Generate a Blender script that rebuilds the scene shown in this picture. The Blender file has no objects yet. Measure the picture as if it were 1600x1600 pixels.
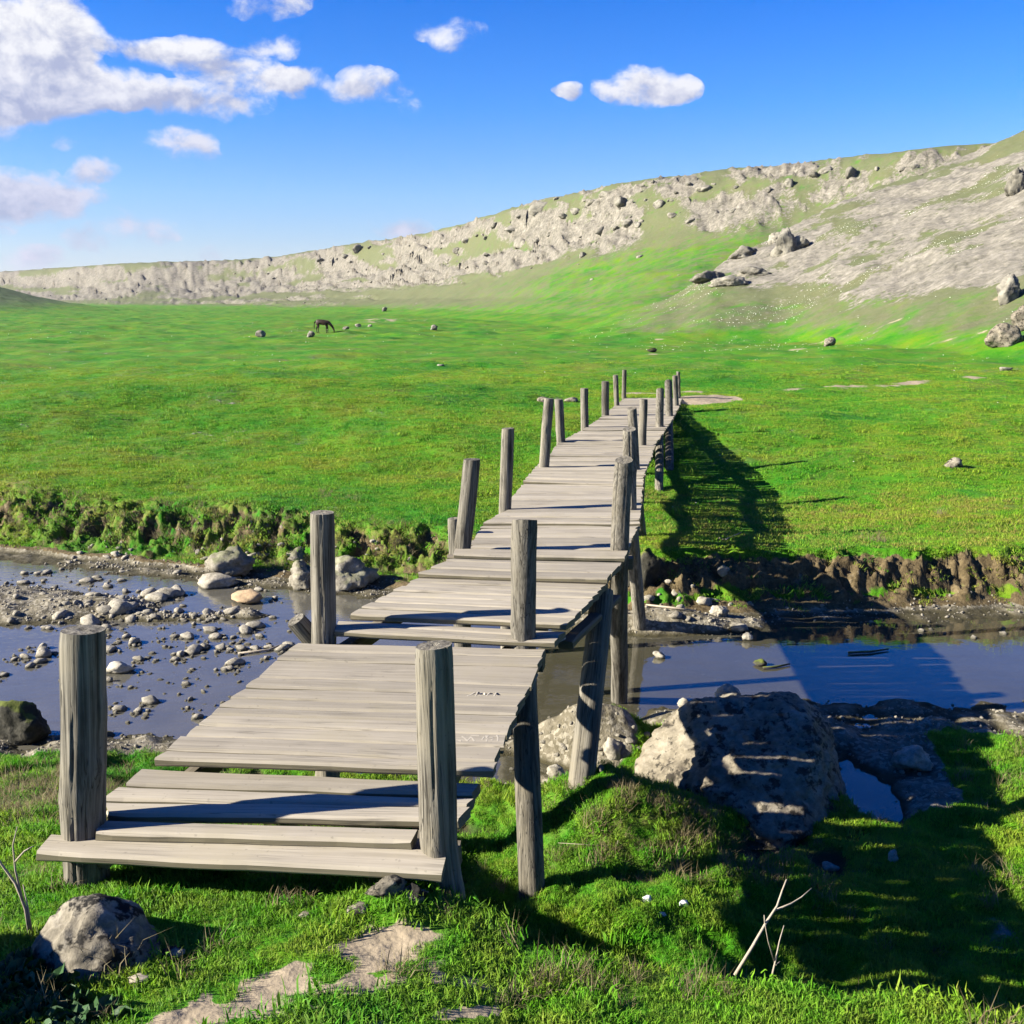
import bpy, bmesh, math, random
import numpy as np
from mathutils import Vector, Matrix

random.seed(7)
RNG = np.random.default_rng(11)
SC = bpy.context.scene
COL = SC.collection
R = math.radians

# ------------------------------------------------------------------ camera
CAM_Z = 1.95
PITCH = R(11.65)
cam_d = bpy.data.cameras.new('camera')
cam = bpy.data.objects.new('camera', cam_d)
COL.objects.link(cam)
cam.location = (0, 0, CAM_Z)
cam.rotation_euler = (math.pi / 2 - PITCH, 0, 0)
cam_d.sensor_width = 36
cam_d.lens = 36
cam_d.clip_start = 0.05
cam_d.clip_end = 12000
SC.camera = cam

SC.view_settings.view_transform = 'Standard'
SC.view_settings.look = 'None'
SC.view_settings.gamma = 1
SC.view_settings.exposure = 2.1
try:
    SC.view_settings.use_curve_mapping = False
except Exception:
    pass
SC.cycles.max_bounces = 6
SC.cycles.diffuse_bounces = 2
SC.cycles.glossy_bounces = 3
SC.cycles.transmission_bounces = 3
SC.cycles.transparent_max_bounces = 8

SUN_EL, SUN_AZ = R(25.5), R(-101)          # azimuth from +Y (view direction) towards +X
sun_d = bpy.data.lights.new('sun', 'SUN')
sun_d.energy = 5.0
sun_d.angle = R(0.5)
sun_d.color = (1.0, 0.94, 0.82)
sun = bpy.data.objects.new('sun', sun_d)
COL.objects.link(sun)
sdir = Vector((math.cos(SUN_EL) * math.sin(SUN_AZ), math.cos(SUN_EL) * math.cos(SUN_AZ), math.sin(SUN_EL)))
sun.rotation_euler = sdir.to_track_quat('Z', 'Y').to_euler()
sun.location = sdir * 50


# ------------------------------------------------------------------ node helper
ALB = .82          # overall reflectance trim, goes with the exposure


class G:
    def __init__(s, tree):
        s.t = tree

    def n(s, typ, ins=None, **props):
        if typ == 'BsdfPrincipled' and isinstance(ins['Base Color'], bpy.types.NodeSocket):
            ins['Base Color'] = s.mix(1.0, ins['Base Color'], (ALB, ALB, ALB), 'MULTIPLY')
        nd = s.t.nodes.new('ShaderNode' + typ if not typ.startswith(('Geometry', 'Function', 'Node')) else typ)
        for k, v in props.items():
            setattr(nd, k, v)
        if ins:
            for k, v in ins.items():
                s.put(nd.inputs[k], v)
        return nd

    def put(s, sock, v):
        if isinstance(v, bpy.types.NodeSocket):
            s.t.links.new(v, sock)
        elif isinstance(v, bpy.types.Node):
            s.t.links.new(v.outputs[0], sock)
        else:
            if isinstance(v, (tuple, list)) and len(v) == 3 and sock.type == 'RGBA':
                v = (*v, 1)
            sock.default_value = v

    def m(s, op, a, b=0.0, c=0.0, clamp=False):
        nd = s.n('Math', operation=op, use_clamp=clamp)
        s.put(nd.inputs[0], a); s.put(nd.inputs[1], b); s.put(nd.inputs[2], c)
        return nd.outputs[0]

    def vm(s, op, a, b=None):
        nd = s.n('VectorMath', operation=op)
        s.put(nd.inputs[0], a)
        if b is not None:
            if op == 'SCALE':
                s.put(nd.inputs['Scale'], b)
            else:
                s.put(nd.inputs[1], b)
        return nd.outputs['Value'] if op in ('DOT_PRODUCT', 'LENGTH', 'DISTANCE') else nd.outputs[0]

    def mix(s, f, a, b, mode='MIX'):
        nd = s.n('Mix', data_type='RGBA', blend_type=mode)
        s.put(nd.inputs[0], f); s.put(nd.inputs[6], a); s.put(nd.inputs[7], b)
        return nd.outputs[2]

    def noise(s, vec, scale, detail=3, rough=0.55, dist=0.0):
        nd = s.n('TexNoise', {'Scale': scale, 'Detail': detail, 'Roughness': rough, 'Distortion': dist})
        if vec is not None:
            s.put(nd.inputs['Vector'], vec)
        return nd.outputs[0]

    def ss(s, x, lo, hi):
        nd = s.n('MapRange', {'From Min': lo, 'From Max': hi}, interpolation_type='SMOOTHSTEP')
        s.put(nd.inputs[0], x)
        return nd.outputs[0]

    def ramp(s, f, stops):
        nd = s.n('ValToRGB')
        el = nd.color_ramp.elements
        while len(el) < len(stops):
            el.new(0.5)
        for e, (p, c) in zip(el, stops):
            e.position = p
            e.color = (*c, 1)
        s.put(nd.inputs[0], f)
        return nd.outputs[0]

    def bump(s, h, strength, dist):
        nd = s.n('Bump', {'Strength': strength, 'Distance': dist, 'Height': h})
        return nd.outputs[0]


def new_mat(name):
    m = bpy.data.materials.new(name)
    m.use_nodes = True
    m.node_tree.nodes.clear()
    g = G(m.node_tree)
    out = g.n('OutputMaterial')
    return m, g, out


# ------------------------------------------------------------------ pixel <-> place (ray through the photo's pixel onto a level plane)
CP, SP = math.cos(PITCH), math.sin(PITCH)


def ray(px, py):
    u, v = (px - 800) / 1600, (py - 800) / 1600
    return Vector((u, CP - v * SP, -(SP + v * CP)))


def at(px, py, z):
    d = ray(px, py)
    t = (z - CAM_Z) / d.z
    return Vector((d.x * t, d.y * t, z))


def at_y(px, py, y):
    d = ray(px, py)
    t = y / d.y
    return Vector((d.x * t, y, CAM_Z + d.z * t))


def azel(px, py):
    d = ray(px, py).normalized()
    return math.atan2(d.x, d.y), math.asin(d.z)


# ------------------------------------------------------------------ world: sky with clouds
w = bpy.data.worlds.new('World')
SC.world = w
w.use_nodes = True
g = G(w.node_tree)
bg = w.node_tree.nodes['Background']
sky = g.n('TexSky', sky_type='NISHITA')
sky.sun_disc = False
sky.sun_elevation = SUN_EL
sky.sun_rotation = SUN_AZ
sky.air_density = 1.0
sky.dust_density = 0.3
sky.ozone_density = 2.0
geo = g.n('NewGeometry')
dirv = g.vm('SCALE', geo.outputs['Incoming'], -1.0)
sep = g.n('SeparateXYZ', {0: dirv})
az = g.m('ARCTAN2', sep.outputs[0], sep.outputs[1])
el = g.m('ARCSINE', sep.outputs[2])
tint = g.ramp(g.m('MULTIPLY', el, 1 / R(60)), [
    (0.0, (0.38, 0.42, 0.66)), (0.04, (0.46, 0.54, 0.80)), (0.09, (0.38, 0.56, 0.88)), (0.165, (0.15, 0.47, 0.98)),
    (0.25, (0.022, 0.37, 1.00)), (0.45, (0.010, 0.31, 0.98)), (1.0, (0.008, 0.26, 0.92))])
skyc = g.mix(1.0, sky.outputs[0], tint, 'MULTIPLY')
# clouds: banks at their bearings, broken up by noise
p0 = g.n('CombineXYZ', {0: az, 1: el, 2: 0.0}).outputs[0]
wob = g.n('TexNoise', {'Scale': 9.0, 'Detail': 4.0, 'Roughness': 0.6})
g.put(wob.inputs['Vector'], dirv)
wv = g.vm('SUBTRACT', wob.outputs['Color'], (0.5, 0.5, 0.5))
pw = g.vm('ADD', p0, g.vm('MULTIPLY', wv, (0.09, 0.05, 0.0)))
CLOUDS = [  # px, py, half width, half height, strength
    (30, 40, 130, 75, 1.25), (-60, 90, 150, 80, 1.2), (125, 60, 50, 50, .55), (60, 130, 120, 52, 1.2), (170, 150, 95, 36, .95), (265, 165, 90, 26, 1.1),
    (375, 165, 55, 22, .6), (-120, 130, 160, 90, 1.2), (90, 110, 70, 40, 1.0),
    (300, 90, 92, 27, 1.0), (215, 80, 50, 18, .6), (410, 68, 50, 26, .55),
    (385, 128, 92, 26, .95), (465, 135, 58, 26, .7),
    (600, 133, 52, 26, .9), (560, 152, 40, 20, .5), (650, 165, 34, 14, .5),
    (700, 58, 40, 22, .75), (1022, 132, 60, 26, 1.25), (1068, 138, 30, 15, .8), (908, 140, 24, 13, .75),
    (410, 6, 60, 22, .75), (95, 220, 30, 16, .45), (265, 235, 60, 24, .5), (300, 225, 30, 16, .4),
    (25, 295, 70, 36, .85), (135, 275, 36, 20, .75), (60, 318, 90, 26, .65), (-60, 320, 90, 46, .9),
    (190, 370, 70, 26, .6), (55, 398, 60, 18, .55), (615, 350, 46, 16, .8), (360, 395, 60, 14, .3),
    (-300, 180, 200, 70, 1.1), (-420, 330, 160, 50, .9), (-600, 60, 240, 90, 1.0),
    (2100, 200, 130, 40, .9), (2500, 330, 200, 40, .9)]
tot = None; hsum = None
for cx, cy, hw, hh, st in CLOUDS:
    a_, e_ = azel(cx, cy)
    a1, _ = azel(cx + hw, cy); _, e1 = azel(cx, cy - hh)
    dlt = g.vm('MULTIPLY', g.vm('SUBTRACT', pw, (a_, e_, 0)), (1 / (a1 - a_) / 1.28, 1 / (e1 - e_) / 1.28, 0))
    d2 = g.vm('DOT_PRODUCT', dlt, dlt)
    wgt = g.m('MULTIPLY', g.m('SUBTRACT', 1.0, d2, clamp=True), st)
    yv = g.m('MULTIPLY', g.n('SeparateXYZ', {0: dlt}).outputs[1], wgt)
    tot = wgt if tot is None else g.m('ADD', tot, wgt)
    hsum = yv if hsum is None else g.m('ADD', hsum, yv)
nA = g.noise(g.vm('MULTIPLY', dirv, (1, 1, 1.4)), 20.0, 10, 0.62, .25)
toS = tuple(sdir * 0.012 + Vector((0, 0, 0.008)))
nB = g.noise(g.vm('MULTIPLY', g.vm('ADD', dirv, toS), (1, 1, 1.4)), 20.0, 8, 0.62, .25)
dens = g.m('ADD', g.m('MULTIPLY', g.m('POWER', tot, 0.8), 0.95), g.m('MULTIPLY', g.m('SUBTRACT', nA, 0.515), 3.3))
dens = g.m('MULTIPLY', dens, g.ss(tot, 0.0, 0.12))
cov = g.ss(dens, 0.06, 1.02)
hrel = g.m('DIVIDE', hsum, g.m('ADD', tot, 0.05))
lit = g.m('ADD', g.m('ADD', 0.60, g.m('MULTIPLY', hrel, 0.55)), g.m('MULTIPLY', g.m('SUBTRACT', nA, nB), 3.6), clamp=True)
lit = g.m('ADD', lit, g.m('MULTIPLY', g.m('SUBTRACT', 0.55, cov), 0.25), clamp=True)
low = g.ss(el, R(1), R(14))
c_hi = g.mix(low, (3.1, 2.95, 3.7), (4.8, 4.8, 4.8))
c_lo = g.mix(low, (1.8, 1.85, 2.7), (2.1, 2.3, 3.2))
ccol = g.mix(lit, c_lo, c_hi)
cov = g.m('MULTIPLY', cov, g.mix(low, (0.80, 0.80, 0.80), (0.98, 0.98, 0.98)))
fin = g.mix(cov, skyc, ccol)
g.put(bg.inputs[0], fin)
bg.inputs[1].default_value = 0.05
w.cycles.sampling_method = 'MANUAL'
w.cycles.sample_map_resolution = 512


# ------------------------------------------------------------------ numpy noise
def _h(ix, iy, iz, seed):
    n = (ix.astype(np.int64) * 374761393 + iy.astype(np.int64) * 668265263 + iz.astype(np.int64) * 2147483647 * 3 + seed * 1274126177) & 0xFFFFFFFF
    n = ((n ^ (n >> 13)) * 1274126177) & 0xFFFFFFFF
    n = ((n ^ (n >> 16)) * 2246822519) & 0xFFFFFFFF
    return (n ^ (n >> 15)) & 0xFFFFFFFF


def pn2(x, y, seed=0):
    x = np.asarray(x, float); y = np.asarray(y, float)
    xi = np.floor(x); yi = np.floor(y)
    xf = x - xi; yf = y - yi
    u = xf * xf * xf * (xf * (xf * 6 - 15) + 10); v = yf * yf * yf * (yf * (yf * 6 - 15) + 10)
    z = np.zeros_like(xi)

    def gr(dx, dy):
        a = _h(xi + dx, yi + dy, z, seed) * (2 * math.pi / 4294967296.0)
        return np.cos(a) * (xf - dx) + np.sin(a) * (yf - dy)
    a = gr(0, 0); b = gr(1, 0); c = gr(0, 1); d = gr(1, 1)
    return 1.5 * ((a + (b - a) * u) * (1 - v) + (c + (d - c) * u) * v)


def fbm(x, y, octv=4, seed=0, gain=0.5):
    s = 0; a = 1.0; f = 1.0
    for i in range(octv):
        s = s + a * pn2(x * f, y * f, seed + i * 17)
        a *= gain; f *= 2.03
    return s


def ridged(x, y, octv=4, seed=0):
    s = 0; a = 1.0; f = 1.0
    for i in range(octv):
        s = s + a * (1 - np.abs(pn2(x * f, y * f, seed + i * 13)) * 2)
        a *= 0.5; f *= 2.1
    return s / 1.9


def vn3(p, seed=0):
    pi = np.floor(p); f = p - pi
    f = f * f * (3 - 2 * f)
    r = 0
    for dx in (0, 1):
        for dy in (0, 1):
            for dz in (0, 1):
                h = _h(pi[:, 0] + dx, pi[:, 1] + dy, pi[:, 2] + dz, seed) / 4294967296.0
                r = r + h * (f[:, 0] if dx else 1 - f[:, 0]) * (f[:, 1] if dy else 1 - f[:, 1]) * (f[:, 2] if dz else 1 - f[:, 2])
    return r * 2 - 1


def fbm3(p, octv=4, seed=0):
    s = 0; a = 1.0; f = 1.0
    for i in range(octv):
        s = s + a * vn3(p * f + i * 3.7, seed + i); a *= 0.5; f *= 2.07
    return s


def sst(x, a, b):
    t = np.clip((x - a) / (b - a), 0, 1)
    return t * t * (3 - 2 * t)


# ------------------------------------------------------------------ the lie of the land
ZW = -1.50                                       # water level
NEAR = np.array([(-40, 9), (-12, 8.3), (-6, 7.5), (-4, 7.35), (-2.8, 7.45), (-1.5, 7.3), (-.5, 7.25), (.1, 7.55), (.5, 7.85), (1.0, 7.9), (2.0, 8.05), (2.85, 8.1), (4.3, 8.0), (8, 7.9), (15, 7.5), (40, 7)])
FAR = np.array([(-40, 17), (-12, 15.2), (-7.3, 13.9), (-4.35, 12.9), (-2.4, 12.2), (-1.3, 11.8), (.2, 11.3), (1.5, 10.75), (2.6, 10.9), (3.5, 11.0), (5.8, 11.15), (9, 11.3), (15, 11.6), (40, 13)])
SHELF = np.array([(-40, .12), (-6, .12), (-4, .12), (-2, .25), (-.5, .35), (1.2, .25), (2.2, .25), (3.5, .15), (40, .15)])
BANKW = np.array([(-40, 1.7), (-5, 1.6), (-1, 1.2), (1.0, .8), (2.2, .75), (3.4, .55), (8, .5), (40, .5)])
CREST = np.array([(-6, 3.4), (-1.2, 3.5), (-.5, 3.5), (-.22, 3.42), (.02, 3.12), (.9, 2.92), (1.6, 2.76), (3, 2.65), (8, 2.4)])
FOOT = np.array([(-8, 7.0), (-2, 6.9), (-1.0, 6.6), (-.35, 5.2), (.1, 4.6), (3, 4.3), (8, 4.4)])
MAINH = np.array([  # a, crest distance, elevation of crest in degrees, base distance
    (-1.2, 1800, 1.05, 1100), (-.6, 1000, 1.15, 700), (-.48, 830, 1.4, 560), (-.375, 612, 1.87, 430), (-.231, 515, 2.22, 310), (-.145, 420, 3.02, 250), (-.10, 347, 3.35, 205),
    (-.036, 285, 4.22, 160), (.03, 231, 5.44, 125), (.1, 208, 6.15, 100), (.209, 190, 6.74, 92), (.3, 178, 7.1, 95), (.382, 170, 7.4, 100), (.6, 165, 7.9, 105), (1.2, 160, 8.4, 105)])
RIGHTH = np.array([(.165, 88, .6, 66), (.175, 89, 1.3, 66), (.2, 92, 2.06, 66), (.26, 98, 3.73, 66), (.317, 102, 5.2, 58), (.388, 106, 6.4, 50), (.428, 108, 7.0, 46), (.475, 110, 8.1, 43), (.55, 112, 9.3, 40), (.7, 115, 11.5, 38), (1.2, 118, 13, 36)])
PROFX = [0, .2, .4, .6, .72, .80, .86, .91, .955, 1.0, 1.3, 4]
PROFY = [0, .045, .14, .31, .45, .58, .74, .88, .955, 1.0, 1.02, 1.1]
# dark hollows and humps of the near ground: x, y, radius x, radius y, height
def table(tab, sig):
    g_ = np.linspace(-2.5, 3.5, 6001)
    k_ = np.exp(-.5 * (np.arange(-400, 401) * .001 / sig) ** 2); k_ /= k_.sum()
    return [g_] + [np.convolve(np.pad(np.interp(g_, tab[:, 0], tab[:, i]), 400, mode='edge'), k_, 'valid') for i in range(1, tab.shape[1])]


MAINT = table(MAINH, .022)
RIGHTT = table(RIGHTH, .012)
HUMPS = [(.72, 6.15, .52, .42, .27), (.50, 6.35, .4, .3, .10), (1.65, 5.95, .45, .35, -.10), (.72, 7.42, .38, .30, .27), (.45, 7.5, .45, .2, .13), (-.05, 7.15, .35, .22, -.22), (2.55, 6.75, .20, .55, -.20),
         (.28, 7.05, .5, .16, -.16), (-3.6, 6.7, .9, .5, .12), (3.9, 6.6, 1.0, .9, .05), (.08, 3.5, .16, .2, -.12), (.6, 5.0, .5, .35, .08), (1.3, 4.8, .4, .3, -.06), (-.4, 3.3, .22, .14, .08),
         (3.9, 6.0, .7, .5, .10), (4.2, 5.2, .7, .5, .14), (2.6, 5.3, .4, .3, .07)]
BARS = [(-6.4, 11.3, 2.2, 1.0, .30), (-4.6, 11.3, .6, .3, .15), (-3.7, 10.9, .8, .22, .14), (-2.9, 11.0, .4, .18, .13), (-5.6, 9.2, .5, .2, .12), (-2.4, 9.0, .9, .15, .12), (-1.2, 11.2, .5, .3, .15), (1.5, 10.6, .9, .3, .2)]


def mead(x, y):
    a = x / np.maximum(y, 1)
    z = -1.05 + .72 * sst(y, 15.5, 25) + .16 * sst(-x, -1.5, 3.5) * (1 - sst(y, 15, 25))
    z = z - .62 * sst(y, 34, 85) + .35 * sst(y, 120, 420)
    z = z + .19 * sst(y, 11, 15) * fbm(x * .16 + 3, y * .22, 3, 5) + .05 * sst(y, 11.5, 14) * fbm(x * .7, y * .9, 3, 9)
    z = z + .35 * sst(y, 40, 120) * pn2(x * .035, y * .03 + 7, 3)
    # bank of turf running across the left of the meadow
    z = z + .15 * np.exp(-((y - 11.7) / 1.3) ** 2) * sst(x, .6, 2.4)
    z = z + .22 * np.exp(-((y - 27 - .25 * x) / 2.2) ** 2) * sst(-x, -3, 4)
    # rise towards the right-hand hill
    z = z + .8 * sst(a, .1, .6) * sst(y, 26, 70)
    return z


def bumps(x, y, lst):
    s = 0
    for (cx, cy, rx, ry, h) in lst:
        s = s + h * np.exp(-(((x - cx) / rx) ** 2 + ((y - cy) / ry) ** 2) * 1.2)
    return s


def land(x, y):
    """height and surface masks"""
    x = np.asarray(x, float); y = np.asarray(y, float)
    r = np.hypot(x, y)
    a = np.where(y > .5, x / np.maximum(y, .5), np.sign(x) * 3)
    nlow = fbm(x * 1.1, y * 1.1, 3, 21)
    nmid = fbm(x * 3.3, y * 3.3, 3, 31)
    yn = np.interp(x, NEAR[:, 0], NEAR[:, 1]) + .10 * nlow
    yf = np.interp(x, FAR[:, 0], FAR[:, 1]) + .13 * nlow
    sh = np.interp(x, SHELF[:, 0], SHELF[:, 1])
    bw = np.interp(x, BANKW[:, 0], BANKW[:, 1])
    yc = np.interp(x, CREST[:, 0], CREST[:, 1]) + .05 * pn2(x * 2.1, y * 0, 4)
    yfo = np.interp(x, FOOT[:, 0], FOOT[:, 1])
    zc = -.22 + .02 * nlow
    zl = ZW + .05 + .022 * (yn - y) + .05 * nlow + .022 * nmid
    t = np.clip((y - yc) / (yfo - yc), 0, 1)
    lin = sst(-x, .2, 1.4)
    st = (1 - (1 - t) ** 1.7) * (1 - lin) + lin * (t * .75 + .25 * t * t * (3 - 2 * t))
    zn = zc + (zl - zc) * st + bumps(x, y, HUMPS) + .035 * nmid * sst(t, 0, .3)
    zn = np.where(y < yc, zc + .16 * np.clip(yc - y, 0, 2.2) + .012 * nmid + bumps(x, y, HUMPS), zn)
    ztop = mead(x, y)
    # stream bed
    inn = np.minimum(y - yn, yf - y)
    zb = ZW - .16 * sst(inn, 0, 1.1) + .025 * nmid + .03 * nlow + bumps(x, y, BARS) + .03
    # far bank
    flute = .20 * ridged(x * .9, y * .9, 3, 41) + .13 * fbm(x * 2.2, y * 3.2, 4, 44, .6)
    tb = np.clip((y - yf - sh - flute * .9 * np.minimum(1, bw)) / bw, 0, 1)
    tb = np.clip(tb + 4 * tb * (1 - tb) * (.20 * fbm(x * 4.2, tb * 4.5, 3, 48) + .10 * pn2(x * 11, tb * 9, 49)), 0, 1)
    left = sst(-x, -1.0, 1.5)
    prof = (1 - left) * np.clip(tb * 1.0, 0, 1) ** .85 + left * (tb * tb * (3 - 2 * tb))
    zs = ZW - .01 + .10 * np.clip((y - yf) / np.maximum(sh, .1), 0, 1)
    face = 4 * tb * (1 - tb)
    lumps = (.15 * left + .10) * (ridged(x * 2.3, y * 2.6, 3, 51) - .55) * face + .10 * face * fbm(x * 5, y * 6, 4, 55, .6)
    zf = zs + (ztop - zs) * prof + lumps
    z = np.where(y <= yn, zn, np.where(y < yf, zb, zf))
    k = sst(y, yn - .25, yn + .25)
    z = np.where((y > yn - .25) & (y < yn + .25), zn * (1 - k) + zb * k, z)
    k = sst(y, yf - .2, yf + .2)
    z = np.where((y > yf - .2) & (y < yf + .2), zb * (1 - k) + zf * k, z)
    # ------------ hills
    ac = np.clip(a, -2.4, 3.4)
    mh = [np.interp(ac, MAINT[0], MAINT[i]) for i in (1, 2, 3)]
    wob = 1 + .018 * pn2(a * 9, r * 0, 61) * 1.0
    q = (r * wob - mh[2]) / (mh[0] - mh[2])
    q = q + .03 * fbm(x * .03, y * .03, 2, 63) * sst(q, .1, .4) * (1 - sst(q, .93, 1.02))
    zcm = CAM_Z + mh[0] * np.tan(np.radians(mh[1])) - ztop
    f = np.interp(q, PROFX, PROFY)
    front = (y > 5)
    zm = np.where(front, zcm * f, 0)
    qlo = np.interp(a, [-.25, -.02, .06, .12, .2, .3, .4], [.55, .60, .72, .77, .80, .86, .90])
    cliff = sst(q, qlo - .10, qlo + .05) * (1 - sst(q, .965, 1.03))
    farl = sst(-a, .0, .25)
    cliff = np.maximum(cliff, farl * .85 * sst(q, .05, .45) * (1 - sst(q, .965, 1.03)))
    sc = 1.0 / np.maximum(mh[0] / 45.0, 3.5)
    rk = ridged(x * sc, y * sc, 4, 71)
    pat = fbm(x * sc * .42, y * sc * .42, 3, 75)
    rockm = np.where(front, cliff * sst(pat * 1.2 + cliff * (.74 + .14 * farl) - .31 + .5 * (rk - .5), -.16, .42), 0)
    step = np.floor(rk * 4) / 4 * .6 + rk * .4
    zm = zm + rockm * (step - .45) * 2.2 * np.minimum(mh[0] / 230, 1.5) + np.where(front, sst(q, .1, .5) * .35 * fbm(x * .09, y * .09, 3, 78), 0)
    rh = [np.interp(ac, RIGHTT[0], RIGHTT[i]) for i in (1, 2, 3)]
    q2 = (r - rh[2]) / (rh[0] - rh[2])
    zcr = (CAM_Z + rh[0] * np.tan(np.radians(rh[1])) - ztop) * sst(a, .02, .20)
    f2 = np.where(q2 < 1, np.clip(q2, 0, 1) ** 1.18, np.clip(1 - .55 * (q2 - 1) - .5 * (q2 - 1) ** 2, 0, 1))
    zr = np.where(front & (a > .02), zcr * f2, 0)
    p2 = fbm(x * .075, y * .075, 5, 81, .6)
    rr = ridged(x * .22, y * .22, 4, 85)
    thr = np.interp(a, [.17, .26, .4, .6], [3.0, 2.4, 1.9, 1.8])
    hi = sst(zr + .9 * p2, thr * .6, thr * 2.0)
    rock2 = np.where(front & (a > .05), sst(a, .135, .185) * hi * (1 - sst(q2, 1.1, 1.5)) * sst(p2 * 1.35 + .70 * hi + .2 * sst(a, .2, .4) - .50, -.30, .6), 0)
    zr = zr + np.where(front, rock2 * (rr - .5) * .4 + sst(q2, .05, .4) * .25 * fbm(x * .2, y * .2, 3, 88), 0)
    z = z + np.maximum(zm, zr) + .35 * np.exp(-np.abs(zm - zr) / .5) * np.minimum(1, np.minimum(np.maximum(zm, 0), np.maximum(zr, 0)))
    rock = np.maximum(rockm, rock2)
    # small dark hill far left
    dl = np.exp(-(((a + .56) / .11) ** 2 + ((r - 330) / 75) ** 2))
    z = z + np.where(front, 9.5 * dl, 0)
    far_hill = np.where(front, sst(dl, .05, .3), 0)
    # ------------ surface masks
    soil = face * (y > yf) * np.clip(sst(face, .15, .75) * (1 - .62 * left) + .8 * (.5 - ridged(x * 2.3, y * 2.6, 3, 51)) * left, 0, 1)
    soil = np.maximum(soil, np.where((y > yf - .1) & (y < yf + sh + .1), .75 + .3 * nmid, 0))
    near_face = np.where(y < yn, sst(bumps(x, y - .16, HUMPS[:3]) - bumps(x, y, HUMPS[:3]), .05, .14) * 0, 0)
    soil = np.clip(np.maximum(soil, near_face), 0, 1)
    grav = np.where((y > yn - .1) & (y < yf + .1), 1.0, 0)
    strand = sst(x, 1.6, 2.2) * np.exp(-((y - yn + .05) / .36) ** 2) + sst(x, 2.1, 2.4) * (1 - sst(x, 3.0, 3.5)) * np.exp(-((y - 7.0) / .75) ** 2)
    strand = strand + np.exp(-(((x - .2) / .85) ** 2 + ((y - 7.2) / .5) ** 2)) + .7 * np.exp(-((y - yn + .1) / .12) ** 2)
    grav = np.clip(np.maximum(grav, np.where(y <= yn, sst(strand + .25 * nlow, .35, .6), 0)), 0, 1)
    # trodden earth before the bridge, at its far end and along the sheep tracks
    def seg(x0, y0, x1, y1, wd):
        dx, dy = x1 - x0, y1 - y0
        tt = np.clip(((x - x0) * dx + (y - y0) * dy) / (dx * dx + dy * dy), 0, 1)
        return 1 - sst(np.hypot(x - x0 - tt * dx, y - y0 - tt * dy) / wd, .55, 1.25)
    ed = .35 * nmid + .3 * nlow
    path = np.maximum.reduce([seg(-.34, 2.98, -.82, 2.66, .19), seg(-.42, 3.10, -.52, 2.95, .13), seg(-.85, 2.58, -1.2, 2.25, .15), seg(-.22, 2.83, -.02, 2.9, .06) * 1.1, seg(-.4, 2.55, -.05, 2.7, .03)])
    path = path * (.35 + .65 * sst(fbm(x * 4.5, y * 4.5, 3, 39), -.45, .15))
    path = sst(path * 1.05 + ed * .7 + .42 * fbm(x * 7, y * 7, 4, 37), .40, 1.15) * (y < 3.5)
    far_p = np.maximum(seg(4.3, 24.0, 4.9, 24.6, .75), seg(4.6, 26.2, 3.2, 26.6, .4))
    far_p = np.maximum(far_p, .75 * seg(5, 26.3, 14, 29.5, .45)); far_p = np.maximum(far_p, .7 * seg(14, 29.5, 24, 28.5, .5))
    far_p = np.maximum(far_p, .65 * seg(6, 62, 20, 45, .8)); far_p = np.maximum(far_p, .6 * seg(8, 70, 32, 40, .6))
    far_p = np.maximum(far_p, .9 * np.exp(-(((x + 18) / 7) ** 2 + ((y - 150) / 26) ** 2)))
    far_p = np.maximum(far_p, .5 * seg(-6, 55, 6, 49, .6)); far_p = np.maximum(far_p, .6 * seg(6, 49, 13, 46, .6))
    far_p = sst(far_p + .45 * fbm(x * .7, y * 1.1, 4, 91), .45, 1.15) * (y > 12) * .85
    path = np.maximum(path, far_p)
    # mud about the leg feet on the right bank
    dry = np.clip(sst(fbm(x * .45 + 9, y * .45, 4, 95), .0, .7) * .6 + np.exp(-(((x - 1.05) / .75) ** 2 + ((y - 5.85) / .4) ** 2)) * .9 + 1.0 * np.maximum(face, .55 * (tb > .02) * (tb < 1)) * left * (y > yf) + sst(y, 1e9, 2e9), 0, 1)
    turf = np.clip(np.where(front, np.maximum(sst(q, .04, .40) * (.75 + .35 * farl) * (1 - .75 * sst(a, -.06, .10) * (1 - sst(q, qlo - .15, qlo))), np.maximum.reduce([sst(zr, -.2, 1.6) * .62 * sst(a, .05, .16), sst(zr, .8, 3.2) * .9 * sst(a, .16, .24), .34 * sst(q, .02, .3) * (a > -.2)])), 0), 0, 1)
    dry = np.maximum(dry, np.where((y > yf) & (x > .5), .55 * face, 0))
    return z, dict(turf=turf, soil=soil, gravel=grav, path=path, rock=rock, dry=dry, dark=far_hill)


def zland(x, y):
    return float(land(np.array([x]), np.array([y]))[0][0])


_tt = np.exp(np.linspace(math.log(1.5), math.log(1400), 2600))


def on_land(px, py, zmin=None):
    d = ray(px, py)
    X = d.x * _tt; Y = d.y * _tt; Z = CAM_Z + d.z * _tt
    H = land(X, Y)[0]
    if zmin is not None:
        H = np.maximum(H, zmin)
    k = np.argmax(Z < H)
    if Z[k] >= H[k]:
        return None
    return Vector((X[k], Y[k], H[k]))


from mathutils.bvhtree import BVHTree


# ------------------------------------------------------------------ object helpers
def tag(o, label=None, cat=None, group=None, kind=None):
    if label: o['label'] = label
    if cat: o['category'] = cat
    if group: o['group'] = group
    if kind: o['kind'] = kind
    return o


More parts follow.
